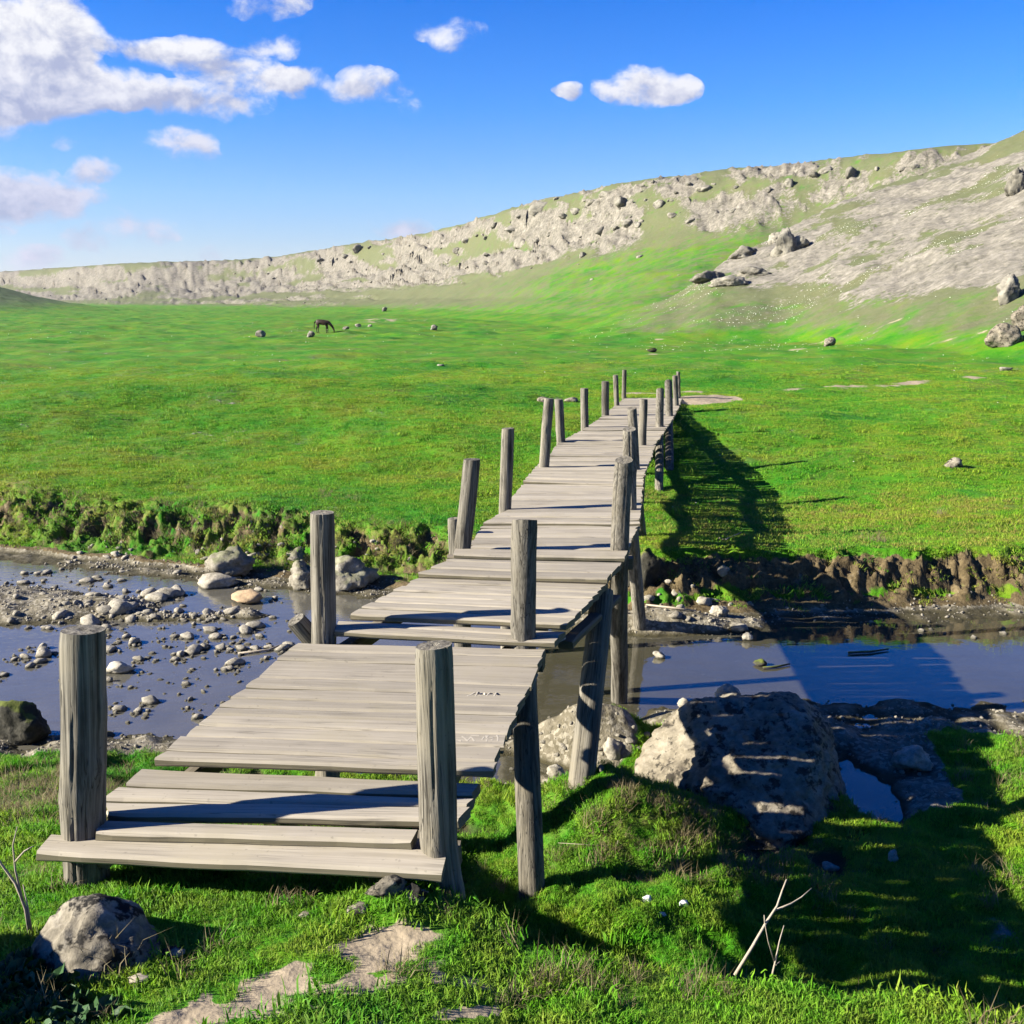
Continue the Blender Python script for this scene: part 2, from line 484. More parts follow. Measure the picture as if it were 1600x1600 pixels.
def mesh_np(name, verts, faces, smooth=True):
    me = bpy.data.meshes.new(name)
    verts = np.asarray(verts, np.float32); faces = np.asarray(faces, np.int32)
    n, k = faces.shape
    me.vertices.add(len(verts)); me.vertices.foreach_set('co', verts.ravel())
    me.loops.add(n * k); me.loops.foreach_set('vertex_index', faces.ravel())
    me.polygons.add(n)
    me.polygons.foreach_set('loop_start', np.arange(0, n * k, k, dtype=np.int32))
    me.polygons.foreach_set('loop_total', np.full(n, k, np.int32))
    if smooth:
        me.polygons.foreach_set('use_smooth', np.ones(n, bool))
    me.update()
    return me


def attr(me, name, vals):
    at_ = me.attributes.new(name, 'FLOAT', 'POINT')
    at_.data.foreach_set('value', np.asarray(vals, np.float32))


def link(name, me, mat, parent=None):
    o = bpy.data.objects.new(name, me)
    COL.objects.link(o)
    if mat and me and not me.materials:
        me.materials.append(mat)
    if parent: o.parent = parent
    return o


def empty(name, loc, rz=0):
    o = bpy.data.objects.new(name, None)
    COL.objects.link(o)
    o.location = loc; o.rotation_euler = (0, 0, rz)
    o.empty_display_size = .2
    return o


# ------------------------------------------------------------------ materials
def grass_group():
    t = bpy.data.node_groups.new('grass_colour', 'ShaderNodeTree')
    t.interface.new_socket('Dry', in_out='INPUT', socket_type='NodeSocketFloat')
    t.interface.new_socket('Color', in_out='OUTPUT', socket_type='NodeSocketColor')
    g = G(t)
    gi = t.nodes.new('NodeGroupInput'); go = t.nodes.new('NodeGroupOutput')
    pos = g.n('NewGeometry').outputs['Position']
    n1 = g.noise(pos, .22, 4, .6)
    n2 = g.noise(pos, 1.3, 4, .6)
    n3 = g.noise(pos, 7.0, 3, .6)
    n4 = g.noise(pos, 34.0, 2, .6)
    v = g.m('ADD', g.m('MULTIPLY', n1, .52), g.m('ADD', g.m('MULTIPLY', n2, .32), g.m('MULTIPLY', n3, .16)))
    col = g.ramp(v, [(.34, (.006, .092, .001)), (.41, (.020, .128, .001)), (.48, (.042, .152, .001)), (.56, (.076, .160, .002)), (.68, (.120, .150, .008))])
    dry = g.m('MULTIPLY', gi.outputs[0], g.ss(g.m('ADD', n3, g.m('MULTIPLY', n2, .6)), .55, .95))
    col = g.mix(g.m('MULTIPLY', dry, .8), col, (.115, .105, .026))
    col = g.mix(.55, col, g.mix(n4, g.mix(1.0, col, (.35, .4, .4), 'MULTIPLY'), g.mix(1.0, col, (1.7, 1.55, 1.6), 'MULTIPLY')))
    g.put(go.inputs[0], col)
    return t


GRASS = grass_group()


def m_ground():
    m, g, out = new_mat('meadow_turf')
    pos = g.n('NewGeometry').outputs['Position']
    A = {k: g.n('Attribute', attribute_name=k).outputs['Fac'] for k in ('soil', 'gravel', 'path', 'rock', 'dry', 'dark', 'turf')}
    gg = g.n('Group'); gg.node_tree = GRASS
    g.put(gg.inputs[0], A['dry'])
    col = gg.outputs[0]
    nf = g.noise(pos, 26, 4, .65); nm = g.noise(pos, 5, 4, .6)
    nhill = g.noise(pos, .55, 5, .65); nh2 = g.noise(pos, 2.2, 4, .6)
    # hillside turf is duller
    col = g.mix(g.m('MULTIPLY', A['dark'], .8), col, (.055, .070, .030))
    col = g.mix(g.m('MULTIPLY', g.ss(g.m('ADD', A['turf'], g.m('MULTIPLY', g.m('SUBTRACT', nhill, .5), 1.8)), .05, .75), .88), col, g.mix(nh2, (.066, .068, .030), (.128, .117, .074)))
    soilc = g.ramp(g.m('ADD', g.m('MULTIPLY', nm, .5), g.m('MULTIPLY', nf, .5)), [(.35, (.030, .022, .010)), (.5, (.085, .062, .030)), (.66, (.150, .115, .060))])
    fs = g.ss(g.m('ADD', A['soil'], g.m('MULTIPLY', g.m('SUBTRACT', nm, .5), 1.1)), .30, .55)
    col = g.mix(fs, col, soilc)
    vor = g.n('TexVoronoi', {'Scale': 34.0, 'Randomness': 1.0}); g.put(vor.inputs['Vector'], pos)
    grc = g.mix(g.ss(nm, .35, .65), (.085, .073, .046), (.17, .148, .105))
    grc = g.mix(g.m('MULTIPLY', g.ss(g.n('SeparateColor', {0: vor.outputs['Color']}).outputs[0], .55, .95), .7), grc, (.29, .26, .20))
    fg = g.ss(g.m('ADD', A['gravel'], g.m('MULTIPLY', g.m('SUBTRACT', nm, .5), .8)), .38, .6)
    col = g.mix(fg, col, grc)
    # wet margin and bed below the water
    sz = g.n('SeparateXYZ', {0: pos}).outputs[2]
    wet = g.m('MULTIPLY', g.ss(g.m('ADD', sz, g.m('MULTIPLY', nm, .03)), ZW + .075, ZW + .02), g.m('LESS_THAN', g.n('SeparateXYZ', {0: pos}).outputs[1], 20.0))
    bed = g.mix(nm, (.020, .018, .008), (.055, .046, .022))
    col = g.mix(wet, col, bed)
    pc = g.mix(g.m('ADD', g.m('MULTIPLY', nf, .5), g.m('MULTIPLY', nm, .5)), (.16, .125, .078), (.36, .292, .205))
    col = g.mix(g.ss(g.m('ADD', A['path'], g.m('MULTIPLY', g.m('SUBTRACT', nf, .5), .6)), .35, .65), col, pc)
    rc = g.ramp(g.m('ADD', g.m('MULTIPLY', nhill, .5), g.m('MULTIPLY', nh2, .5)), [(.33, (.045, .041, .032)), (.43, (.110, .100, .078)), (.54, (.155, .140, .112)), (.68, (.215, .195, .160))])
    v1 = g.n('TexVoronoi', {'Scale': .9, 'Randomness': 1.0}); g.put(v1.inputs['Vector'], g.vm('ADD', pos, g.vm('SCALE', g.n('TexNoise', {'Scale': .8}).outputs['Color'], 1.2)))
    v2 = g.n('TexVoronoi', {'Scale': 3.2, 'Randomness': 1.0}); g.put(v2.inputs['Vector'], pos)
    vb = g.m('ADD', g.m('MULTIPLY', g.n('SeparateColor', {0: v1.outputs['Color']}).outputs[0], .6), g.m('MULTIPLY', g.n('SeparateColor', {0: v2.outputs['Color']}).outputs[0], .6))
    vb = g.m('ADD', .50, g.m('MULTIPLY', vb, .85))
    spur = g.m('MULTIPLY', g.ss(g.vm('LENGTH', pos), 155.0, 120.0), .40)
    rc = g.mix(.55, g.mix(spur, rc, (.225, .206, .168)), g.mix(1.0, rc, g.n('CombineColor', {0: vb, 1: vb, 2: vb}).outputs[0], 'MULTIPLY'))
    nh3 = g.noise(pos, 5.0, 4, .65)
    fr = g.ss(g.m('ADD', A['rock'], g.m('ADD', g.m('MULTIPLY', g.m('SUBTRACT', nhill, .5), 1.3), g.m('ADD', g.m('MULTIPLY', g.m('SUBTRACT', nh2, .5), 1.0), g.m('MULTIPLY', g.m('SUBTRACT', nh3, .5), 1.4)))), .38, .66)
    col = g.mix(fr, col, rc)
    bs = g.n('BsdfPrincipled', {'Base Color': col, 'Roughness': .95, 'Specular IOR Level': .15})
    h = g.m('ADD', g.m('MULTIPLY', nf, .6), g.m('MULTIPLY', g.noise(pos, 90, 2, .6), .4))
    b1 = g.n('Bump', {'Strength': g.m('SUBTRACT', .75, g.m('MULTIPLY', A['path'], .5)), 'Distance': .02, 'Height': h})
    b2 = g.n('Bump', {'Strength': .22, 'Distance': .18, 'Height': g.m('MULTIPLY', g.m('ADD', g.m('ADD', nh2, nh3), g.m('MULTIPLY', v1.outputs['Distance'], .8)), fr)})
    b3 = g.n('Bump', {'Strength': .8, 'Distance': .10, 'Height': g.m('ADD', g.noise(pos, 1.1, 5, .65), g.m('MULTIPLY', nm, .35))})
    g.put(b1.inputs['Normal'], b3.outputs[0])
    g.put(b2.inputs['Normal'], b1.outputs[0])
    g.put(bs.inputs['Normal'], b2.outputs[0])
    g.put(out.inputs[0], bs)
    return m


def m_blade(dry=False, dryness=.35):
    m, g, out = new_mat('dry_blade' if dry else 'grass_blade')
    tintv = g.n('Attribute', attribute_name='tint').outputs['Fac']
    if dry:
        col = g.mix(tintv, (.10, .075, .03), (.30, .25, .13))
    else:
        gg = g.n('Group'); gg.node_tree = GRASS
        g.put(gg.inputs[0], dryness)
        c = gg.outputs[0]
        col = g.mix(tintv, g.mix(1.0, c, (1.45, 1.5, 1.4), 'MULTIPLY'), g.mix(1.0, c, (3.4, 2.7, 3.0), 'MULTIPLY'))
        col = g.mix(g.m('MULTIPLY', g.ss(tintv, .90, .97), .45), col, (.20, .18, .06))
    nrm = g.vm('NORMALIZE', g.vm('ADD', g.vm('SCALE', g.n('NewGeometry').outputs['Normal'], .55), (0, 0, 1)))
    d = g.n('BsdfPrincipled', {'Base Color': col, 'Roughness': .65, 'Specular IOR Level': .25, 'Normal': nrm})
    tr = g.n('BsdfTranslucent', {'Color': col})
    mx = g.n('MixShader', {0: .28, 1: d, 2: tr})
    g.put(out.inputs[0], mx)
    return m


def m_wood(name, along, dark, light, warm, scale=1.0):
    """weathered timber, grain running along local axis (0 = X, 2 = Z)"""
    m, g, out = new_mat(name)
    tc = g.n('TexCoord').outputs['Object']
    oi = g.n('ObjectInfo')
    v = g.vm('ADD', tc, g.vm('SCALE', g.n('CombineXYZ', {0: oi.outputs['Random'], 1: oi.outputs['Random'], 2: oi.outputs['Random']}).outputs[0], 37.0))
    st = (1.1, 30, 30) if along == 0 else (34, 34, .9)
    vg = g.vm('MULTIPLY', v, tuple(s * scale for s in st))
    grain = g.noise(vg, 1.0, 5, .70, .15)
    crk = g.noise(g.vm('MULTIPLY', vg, (.7, 1.5, 1.5) if along == 0 else (1.5, 1.5, .55)), 1.0, 2, .5, .1)
    crk = g.m('MULTIPLY', g.ss(g.m('ABSOLUTE', g.m('SUBTRACT', crk, .5)), .022, .006), g.ss(g.noise(v, 2.2, 2, .5), .42, .58))
    fine = g.noise(g.vm('MULTIPLY', vg, (3.2, 3.2, 3.2)), 1.0, 3, .6)
    blot = g.noise(v, 3.0, 4, .6)
    spk = g.noise(v, 45.0, 2, .5)
    f = g.m('ADD', g.m('MULTIPLY', grain, .55), g.m('ADD', g.m('MULTIPLY', fine, .25), g.m('MULTIPLY', blot, .20)))
    mid = tuple((a + b) / 2 for a, b in zip(dark, light))
    col = g.ramp(f, [(.20 if along == 0 else .34, tuple(c * (.5 if along == 0 else .35) for c in dark)), (.34 if along == 0 else .43, dark), (.50 if along == 0 else .52, mid), (.64, light)])
    col = g.mix(g.m('MULTIPLY', g.ss(blot, .48, .72), .5), col, warm)
    rnd = g.m('ADD', .80, g.m('MULTIPLY', oi.outputs['Random'], .36))
    col = g.mix(1.0, col, g.n('CombineColor', {0: rnd, 1: rnd, 2: rnd}).outputs[0], 'MULTIPLY')
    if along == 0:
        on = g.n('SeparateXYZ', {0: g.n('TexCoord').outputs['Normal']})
        side = g.ss(g.m('ABSOLUTE', on.outputs[2]), .75, .35)  # upright faces mixed darker olive: edge dirt plus painted grazing-light shade
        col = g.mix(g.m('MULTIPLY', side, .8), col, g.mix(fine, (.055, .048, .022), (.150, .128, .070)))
    col = g.mix(g.m('MULTIPLY', g.ss(spk, .66, .76), .35), col, tuple(c * .4 for c in dark))
    col = g.mix(g.m('MULTIPLY', crk, .5 if along == 0 else .8), col, tuple(c * .22 for c in dark))
    bs = g.n('BsdfPrincipled', {'Base Color': col, 'Roughness': .82, 'Specular IOR Level': .22})
    g.put(bs.inputs['Normal'], g.bump(g.m('SUBTRACT', g.m('ADD', g.m('MULTIPLY', grain, .7), g.m('MULTIPLY', fine, .3)), g.m('MULTIPLY', crk, .5)), (.35 if along == 0 else .8), (.004 if along == 0 else .010)))
    g.put(out.inputs[0], bs)
    return m


def m_rock(name, dark, mid, light, lichen=.25, moss=0.0, wetline=False, scale=1.0, spots=.3):
    m, g, out = new_mat(name)
    tc = g.n('TexCoord').outputs['Object']
    geo = g.n('NewGeometry')
    oi = g.n('ObjectInfo')
    v = g.vm('ADD', tc, g.vm('SCALE', g.n('CombineXYZ', {0: oi.outputs['Random'], 1: oi.outputs['Random'], 2: oi.outputs['Random']}).outputs[0], 23.0))
    n1 = g.noise(v, 4.0 * scale, 6, .65); n2 = g.noise(v, 22.0 * scale, 5, .65); n3 = g.noise(v, 9 * scale, 4, .7)
    f = g.m('ADD', g.m('MULTIPLY', n1, .55), g.m('MULTIPLY', n2, .45))
    col = g.ramp(f, [(.34, dark), (.48, mid), (.62, light)])
    col = g.mix(g.m('MULTIPLY', g.ss(n3, .51, .60), lichen), col, tuple(c * .18 for c in dark))
    col = g.mix(g.m('MULTIPLY', g.ss(n3, .40, .30), spots), col, tuple(min(.5, c * 1.25) for c in light))
    rnd = g.m('ADD', .82, g.m('MULTIPLY', oi.outputs['Random'], .34))
    col = g.mix(1.0, col, g.n('CombineColor', {0: rnd, 1: rnd, 2: rnd}).outputs[0], 'MULTIPLY')
    if moss:
        nz = g.n('SeparateXYZ', {0: geo.outputs['Normal']}).outputs[2]
        fm = g.m('MULTIPLY', g.ss(g.m('ADD', nz, g.m('MULTIPLY', g.m('SUBTRACT', n1, .5), 2.2)), .45, .8), moss)
        col = g.mix(fm, col, g.mix(n2, (.045, .075, .008), (.13, .14, .015)))
    if wetline:
        pz = g.n('SeparateXYZ', {0: geo.outputs['Position']}).outputs[2]
        wet = g.ss(g.m('ADD', pz, g.m('MULTIPLY', g.m('SUBTRACT', n1, .5), .03)), ZW + .03, ZW + .008)
        col = g.mix(g.m('MULTIPLY', wet, .8), col, (.035, .032, .018))
    bs = g.n('BsdfPrincipled', {'Base Color': col, 'Roughness': .9, 'Specular IOR Level': .2})
    g.put(bs.inputs['Normal'], g.bump(g.m('ADD', g.m('MULTIPLY', n2, .5), g.m('MULTIPLY', n3, .6)), .8, .02 / scale))
    g.put(out.inputs[0], bs)
    return m


def m_plain(name, c0, c1, rough=.8, scale=12):
    m, g, out = new_mat(name)
    tc = g.n('TexCoord').outputs['Object']
    n = g.noise(tc, scale, 4, .6)
    bs = g.n('BsdfPrincipled', {'Base Color': g.mix(n, c0, c1), 'Roughness': rough, 'Specular IOR Level': .2})
    g.put(bs.inputs['Normal'], g.bump(n, .3, .01))
    g.put(out.inputs[0], bs)
    return m


def m_water():
    m, g, out = new_mat('stream_water')
    pos = g.n('NewGeometry').outputs['Position']
    v = g.vm('MULTIPLY', pos, (1.0, 1.6, 1.0))
    n1 = g.noise(v, 3.0, 3, .5); n2 = g.noise(v, 11.0, 3, .55)
    leftw = g.ss(g.n('SeparateXYZ', {0: pos}).outputs[0], .2, -1.5)     # livelier water over the stones
    h = g.m('ADD', g.m('MULTIPLY', n1, .6), g.m('MULTIPLY', n2, g.m('ADD', .08, g.m('MULTIPLY', leftw, .4))))
    nrm = g.bump(h, .16, .03)
    murk = g.n('BsdfDiffuse', {'Color': g.mix(leftw, g.mix(g.noise(pos, 1.4, 4, .6), (.050, .046, .026), (.088, .080, .055)), g.mix(g.noise(pos, 2.2, 4, .6), (.075, .070, .050), (.155, .143, .115)))})
    clear = g.n('BsdfTransparent', {'Color': (.80, .80, .62)})
    body = g.n('MixShader', {0: .62, 1: clear, 2: murk})
    gl = g.n('BsdfGlossy', {'Color': (1, 1, 1), 'Roughness': .03, 'Normal': nrm})
    fr = g.n('Fresnel', {'IOR': 1.78, 'Normal': nrm})
    mx = g.n('MixShader', {0: fr, 1: body, 2: gl})
    g.put(out.inputs[0], mx)
    return m


M = dict(
    ground=m_ground(), blade=m_blade(), dry=m_blade(True), bankblade=m_blade(False, 1.0), water=m_water(),
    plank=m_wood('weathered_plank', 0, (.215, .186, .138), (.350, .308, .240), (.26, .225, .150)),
    post=m_wood('weathered_log', 2, (.066, .058, .043), (.235, .212, .168), (.15, .128, .085)),
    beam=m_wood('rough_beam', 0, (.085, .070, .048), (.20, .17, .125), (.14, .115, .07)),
    stone=m_rock('pale_river_stone', (.13, .115, .08), (.27, .24, .185), (.37, .34, .275), .3, .0, True),
    bank=m_rock('bank_rock', (.10, .088, .062), (.19, .17, .13), (.29, .265, .215), .3, .35, True),
    boulder=m_rock('sandstone_boulder', (.075, .063, .045), (.155, .132, .094), (.24, .21, .158), .85, .0, False),
    mossy=m_rock('dark_mossy_rock', (.016, .015, .011), (.030, .028, .02), (.06, .055, .042), .3, .75, False),
    lichen=m_rock('lichen_rock', (.05, .043, .032), (.145, .126, .092), (.27, .24, .185), 1.0, .0, False, 1.2, .3),
    crag=m_rock('ridge_rock', (.08, .074, .058), (.17, .155, .122), (.25, .23, .185), .45, .0, False, .12),
    orange=m_rock('rusty_river_stone', (.14, .10, .06), (.27, .19, .11), (.34, .24, .14), .15, .0, True),
    white=m_plain('white_litter', (.55, .55, .55), (.75, .75, .73)),
    twig=m_plain('dry_twig', (.20, .165, .12), (.36, .31, .24), .8, 30),
    horse=m_plain('dark_bay_coat', (.010, .005, .003), (.035, .014, .006), .6, 3),
    chalk=m_plain('scratched_wood', (.33, .29, .225), (.40, .36, .29)),
    petal=m_plain('white_petal', (.6, .6, .5), (.75, .75, .65)),
    leaf=m_plain('weed_leaf', (.012, .040, .010), (.035, .085, .022), .55, 20),
)


# ------------------------------------------------------------------ ground sheet (polar grid about the spot where the photographer stood)
def rows(a, b, k):
    n = max(2, int(math.log(b / a) / k))
    return np.exp(np.linspace(math.log(a), math.log(b), n, endpoint=False))


RAD = np.concatenate([[0.05, .4, .8, 1.2], rows(1.6, 9.0, .0075), np.arange(9.0, 17.0, .032), rows(17, 60, .0085), rows(60, 420, .0065), rows(420, 1300, .014), rows(1300, 5000, .12), [5000.]])
PH = np.concatenate([np.radians(np.linspace(-180, -50, 36, endpoint=False)), np.radians(np.linspace(-50, -32, 60, endpoint=False)),
                     np.radians(np.linspace(-32, 32, 600, endpoint=False)), np.radians(np.linspace(32, 50, 60, endpoint=False)), np.radians(np.linspace(50, 180, 37))])
rr, pp = np.meshgrid(RAD, PH, indexing='ij')
GX = rr * np.sin(pp); GY = rr * np.cos(pp)
GZ, GM = land(GX.ravel(), GY.ravel())
GZ = GZ.reshape(rr.shape)
drop = np.clip((rr - 1500) / 3500, 0, 1)
GZ = GZ * (1 - sst(rr, 1600, 4000)) - 4 * drop
V = np.stack([GX, GY, GZ], -1)
nr, nc = rr.shape


def sheet(name, i0, i1):
    vs = V[i0:i1 + 1].reshape(-1, 3)
    n = i1 - i0
    idx = np.arange((n + 1) * nc).reshape(n + 1, nc)
    q = np.stack([idx[:-1, :-1], idx[:-1, 1:], idx[1:, 1:], idx[1:, :-1]], -1).reshape(-1, 4)[:, ::-1]
    me = mesh_np(name, vs, q)
    for k, v in GM.items():
        attr(me, k, v.reshape(rr.shape)[i0:i1 + 1].ravel())
    return tag(link(name, me, M['ground']), kind='structure')


ksp = int(np.searchsorted(RAD, 82))
sheet('ground', 0, ksp)
sheet('hills', ksp, nr - 1)

# pale far-off uplands at the left end of the valley
def upland(name, a0, a1, dist, pts, col0, col1):
    n = 160
    aa = np.linspace(a0, a1, n)
    tops = np.interp(aa, [p[0] for p in pts], [p[1] for p in pts])
    vs = []
    prof = [(0, 0), (.35, .35), (.7, .75), (1, 1), (1.6, .6), (2.2, 0)]
    for j, (dk, hk) in enumerate(prof):
        d = dist * (1 + .12 * dk)
        zz = (CAM_Z + dist * 1.12 * np.tan(np.radians(tops)) + 8) * hk - 8 + (hk > 0) * hk * dist * .0012 * fbm(aa * 60, aa * 0 + j, 4, 7 + j)
        vs.append(np.stack([aa * d, np.full(n, d), zz], -1))
    vs = np.concatenate(vs)
    idx = np.arange(len(prof) * n).reshape(len(prof), n)
    q = np.stack([idx[:-1, :-1], idx[:-1, 1:], idx[1:, 1:], idx[1:, :-1]], -1).reshape(-1, 4)
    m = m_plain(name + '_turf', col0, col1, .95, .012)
    return tag(link(name, mesh_np(name, vs, q), m), kind='structure')


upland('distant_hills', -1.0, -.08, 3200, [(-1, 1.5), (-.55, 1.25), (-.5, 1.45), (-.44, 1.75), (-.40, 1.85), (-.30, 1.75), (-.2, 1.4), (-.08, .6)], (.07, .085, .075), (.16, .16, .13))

# ------------------------------------------------------------------ water
xs = np.linspace(-45, 45, 120); ys = np.linspace(6.0, 17.5, 30)
wx, wy = np.meshgrid(xs, ys, indexing='ij')
idx = np.arange(wx.size).reshape(wx.shape)
wq = np.stack([idx[:-1, :-1], idx[1:, :-1], idx[1:, 1:], idx[:-1, 1:]], -1).reshape(-1, 4)
tag(link('stream_water', mesh_np('stream_water', np.stack([wx, wy, np.full_like(wx, ZW)], -1).reshape(-1, 3), wq), M['water']), kind='structure')

# ------------------------------------------------------------------ the footbridge
bridge = empty('wooden_footbridge', (0, 3.6, -.2))
tag(bridge, 'long narrow footbridge of weathered grey planks and log posts crossing the stream', 'bridge')
B0 = bridge.location


WM = {}


def child_matrix(o, mw):
    o.parent = bridge
    o.matrix_local = Matrix.Translation(-B0) @ mw
    WM[o.name] = mw.copy()


def plank(FL, FR, BL, BR, th=.042, gapf=.004, tiltj=.004, name='plank', mat=None, N=18):
    jit = lambda s: Vector((random.uniform(-s, s), random.uniform(-s, s) * .2, random.uniform(-1, 1) * tiltj))
    FL, FR, BL, BR = [p + jit(.012) for p in (FL, FR, BL, BR)]
    c = (FL + FR + BL + BR) / 4
    X = ((FR - FL) + (BR - BL)).normalized()
    Z = X.cross(((BL - FL) + (BR - FR)).normalized()).normalized()
    Y = Z.cross(X)
    rot = Matrix((X, Y, Z)).transposed()
    inv = rot.transposed()
    l = [inv @ (p - c) for p in (FL, FR, BL, BR)]
    ss_ = random.randint(0, 9999)
    verts = []
    xs_ = np.linspace(0, 1, N)
    bev = .008
    nf = fbm(xs_ * 3.3, xs_ * 0 + ss_ * .37, 3, 3) * .006
    nb = fbm(xs_ * 3.3, xs_ * 0 + ss_ * .37 + 50, 3, 3) * .006
    nz = fbm(xs_ * 1.6, xs_ * 0 + ss_ * .37 + 90, 2, 3) * .006
    for i, t in enumerate(xs_):
        f = l[0].lerp(l[1], t); b = l[2].lerp(l[3], t)
        f = Vector((f.x, f.y + gapf + nf[i], f.z + nz[i])); b = Vector((b.x, b.y - gapf + nb[i], b.z + nz[i] * .6))
        w_ = (b - f)
        e = bev * (1.5 if 0 < i < N - 1 else 1)
        pts = [f + Vector((0, 0, -e)), f + Vector((0, e, 0)), f + w_ * .5 + Vector((0, 0, .0015)), b + Vector((0, -e, 0)), b + Vector((0, 0, -e)),
               b + Vector((0, 0, -th + e)), b + Vector((0, -e, -th)), f + Vector((0, e, -th)), f + Vector((0, 0, -th + e))]
        if i in (0, N - 1):
            rag = .5 * bev * (1 if i == 0 else -1)
            pts = [p + Vector((rag + random.uniform(-.004, .004), 0, 0)) for p in pts]
        verts += [tuple(p) for p in pts]
    K = 9
    me = bpy.data.meshes.new(name)
    faces = []
    for i in range(N - 1):
        for k in range(K):
            a_, b_ = i * K + k, i * K + (k + 1) % K
            faces.append((a_, b_, b_ + K, a_ + K))
    faces.append(tuple(range(K))[::-1]); faces.append(tuple((N - 1) * K + k for k in range(K)))
    faces = [f_[::-1] for f_ in faces]
    me.from_pydata(verts, [], faces)
    me.update()
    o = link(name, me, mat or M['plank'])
    child_matrix(o, Matrix.Translation(c) @ rot.to_4x4())
    return o


def lay(LF, RF, LB, RB, zf, zb, n=None, breaks=None, pitch=.125):
    FL, FR, BL, BR = at(*LF, zf), at(*RF, zf), at(*LB, zb), at(*RB, zb)
    L = (((BL + BR) - (FL + FR)) / 2).length
    if breaks:
        ds = [at(650, b, zf).y for b in breaks]
        fr = [(d - ds[0]) / (ds[-1] - ds[0]) for d in ds]
    else:
        n = n or max(1, round(L / pitch))
        ws = [random.uniform(.72, 1.28) for _ in range(n)]
        s = sum(ws); fr = [0]
        for w_ in ws: fr.append(fr[-1] + w_ / s)
    res = []
    for a, b in zip(fr[:-1], fr[1:]):
        gp = random.uniform(.0055, .008); vgap = False
        far = FL.y > 6.5
        if far: gp = random.choice((.004, .006, .007)) if FL.y < 9 else random.choice((.007, .009, .012))
        if 6.5 < FL.y < 9 and random.random() < .12: gp = .02
        if 9.0 < FL.y < 17 and random.random() < .30: gp = random.uniform(.024, .034); vgap = True
        res.append(plank(FL.lerp(BL, a), FR.lerp(BR, a), FL.lerp(BL, b), FR.lerp(BR, b), .026 if vgap else .042, gp, .010 if far else .005))
    return res


lay((51, 1331), (693, 1364), (87, 1299), (706, 1326), -.028, -.028, 1)
lay((144, 1301), (641, 1318), (159, 1277), (652, 1292), .004, .004, 1)
lay((161, 1272), (722, 1284), (161, 1250), (738, 1257), .0, .0, 1)
lay((161, 1249), (735, 1258), (189, 1226), (742, 1244), .002, .002, 1)
lay((190, 1225), (742, 1242), (219, 1199), (755, 1223), .0, .0, 1)
S2 = lay((242, 1185), (769, 1203), (468, 1003), (853, 1014), .06, .01, breaks=[1196, 1183, 1160, 1141, 1124, 1112, 1098, 1081, 1065, 1037, 1022, 1008])
lay((524, 985), (864, 1003), (527, 968), (884, 985), .06, .05, 2)
lay((545, 958), (889, 974), (655, 902), (950, 912), .10, .04, 7)
lay((655, 895), (951, 906), (708, 870), (972, 878), .085, .055, 3)
lay((708, 866), (975, 870), (714, 857), (980, 860), .08, .075, 1)
lay((734, 856), (982, 857), (753, 820), (999, 817), .045, .0, 7)
lay((753, 816), (999, 818), (797, 796), (1002, 795), .03, -.03, 4)
lay((783, 795), (1002, 794), (818, 755), (1005, 757), -.03, -.06, 9)
lay((818, 751), (1004, 757), (837, 729), (1012, 728), -.035, -.11)
lay((840, 727), (1013, 727), (858, 713), (1019, 713), -.11, -.14)
lay((859, 711), (1019, 713), (872, 691), (1025, 692), -.125, -.18)
lay((874, 690), (1026, 692), (909, 673), (1039, 673), -.18, -.22)
lay((910, 671), (1040, 671), (935, 655), (1051, 655), -.20, -.26)
lay((936, 654), (1052, 654), (955, 638), (1060, 638), -.25, -.29)
lay((956, 637), (1061, 637), (977, 622), (1066, 622), -.28, -.32)


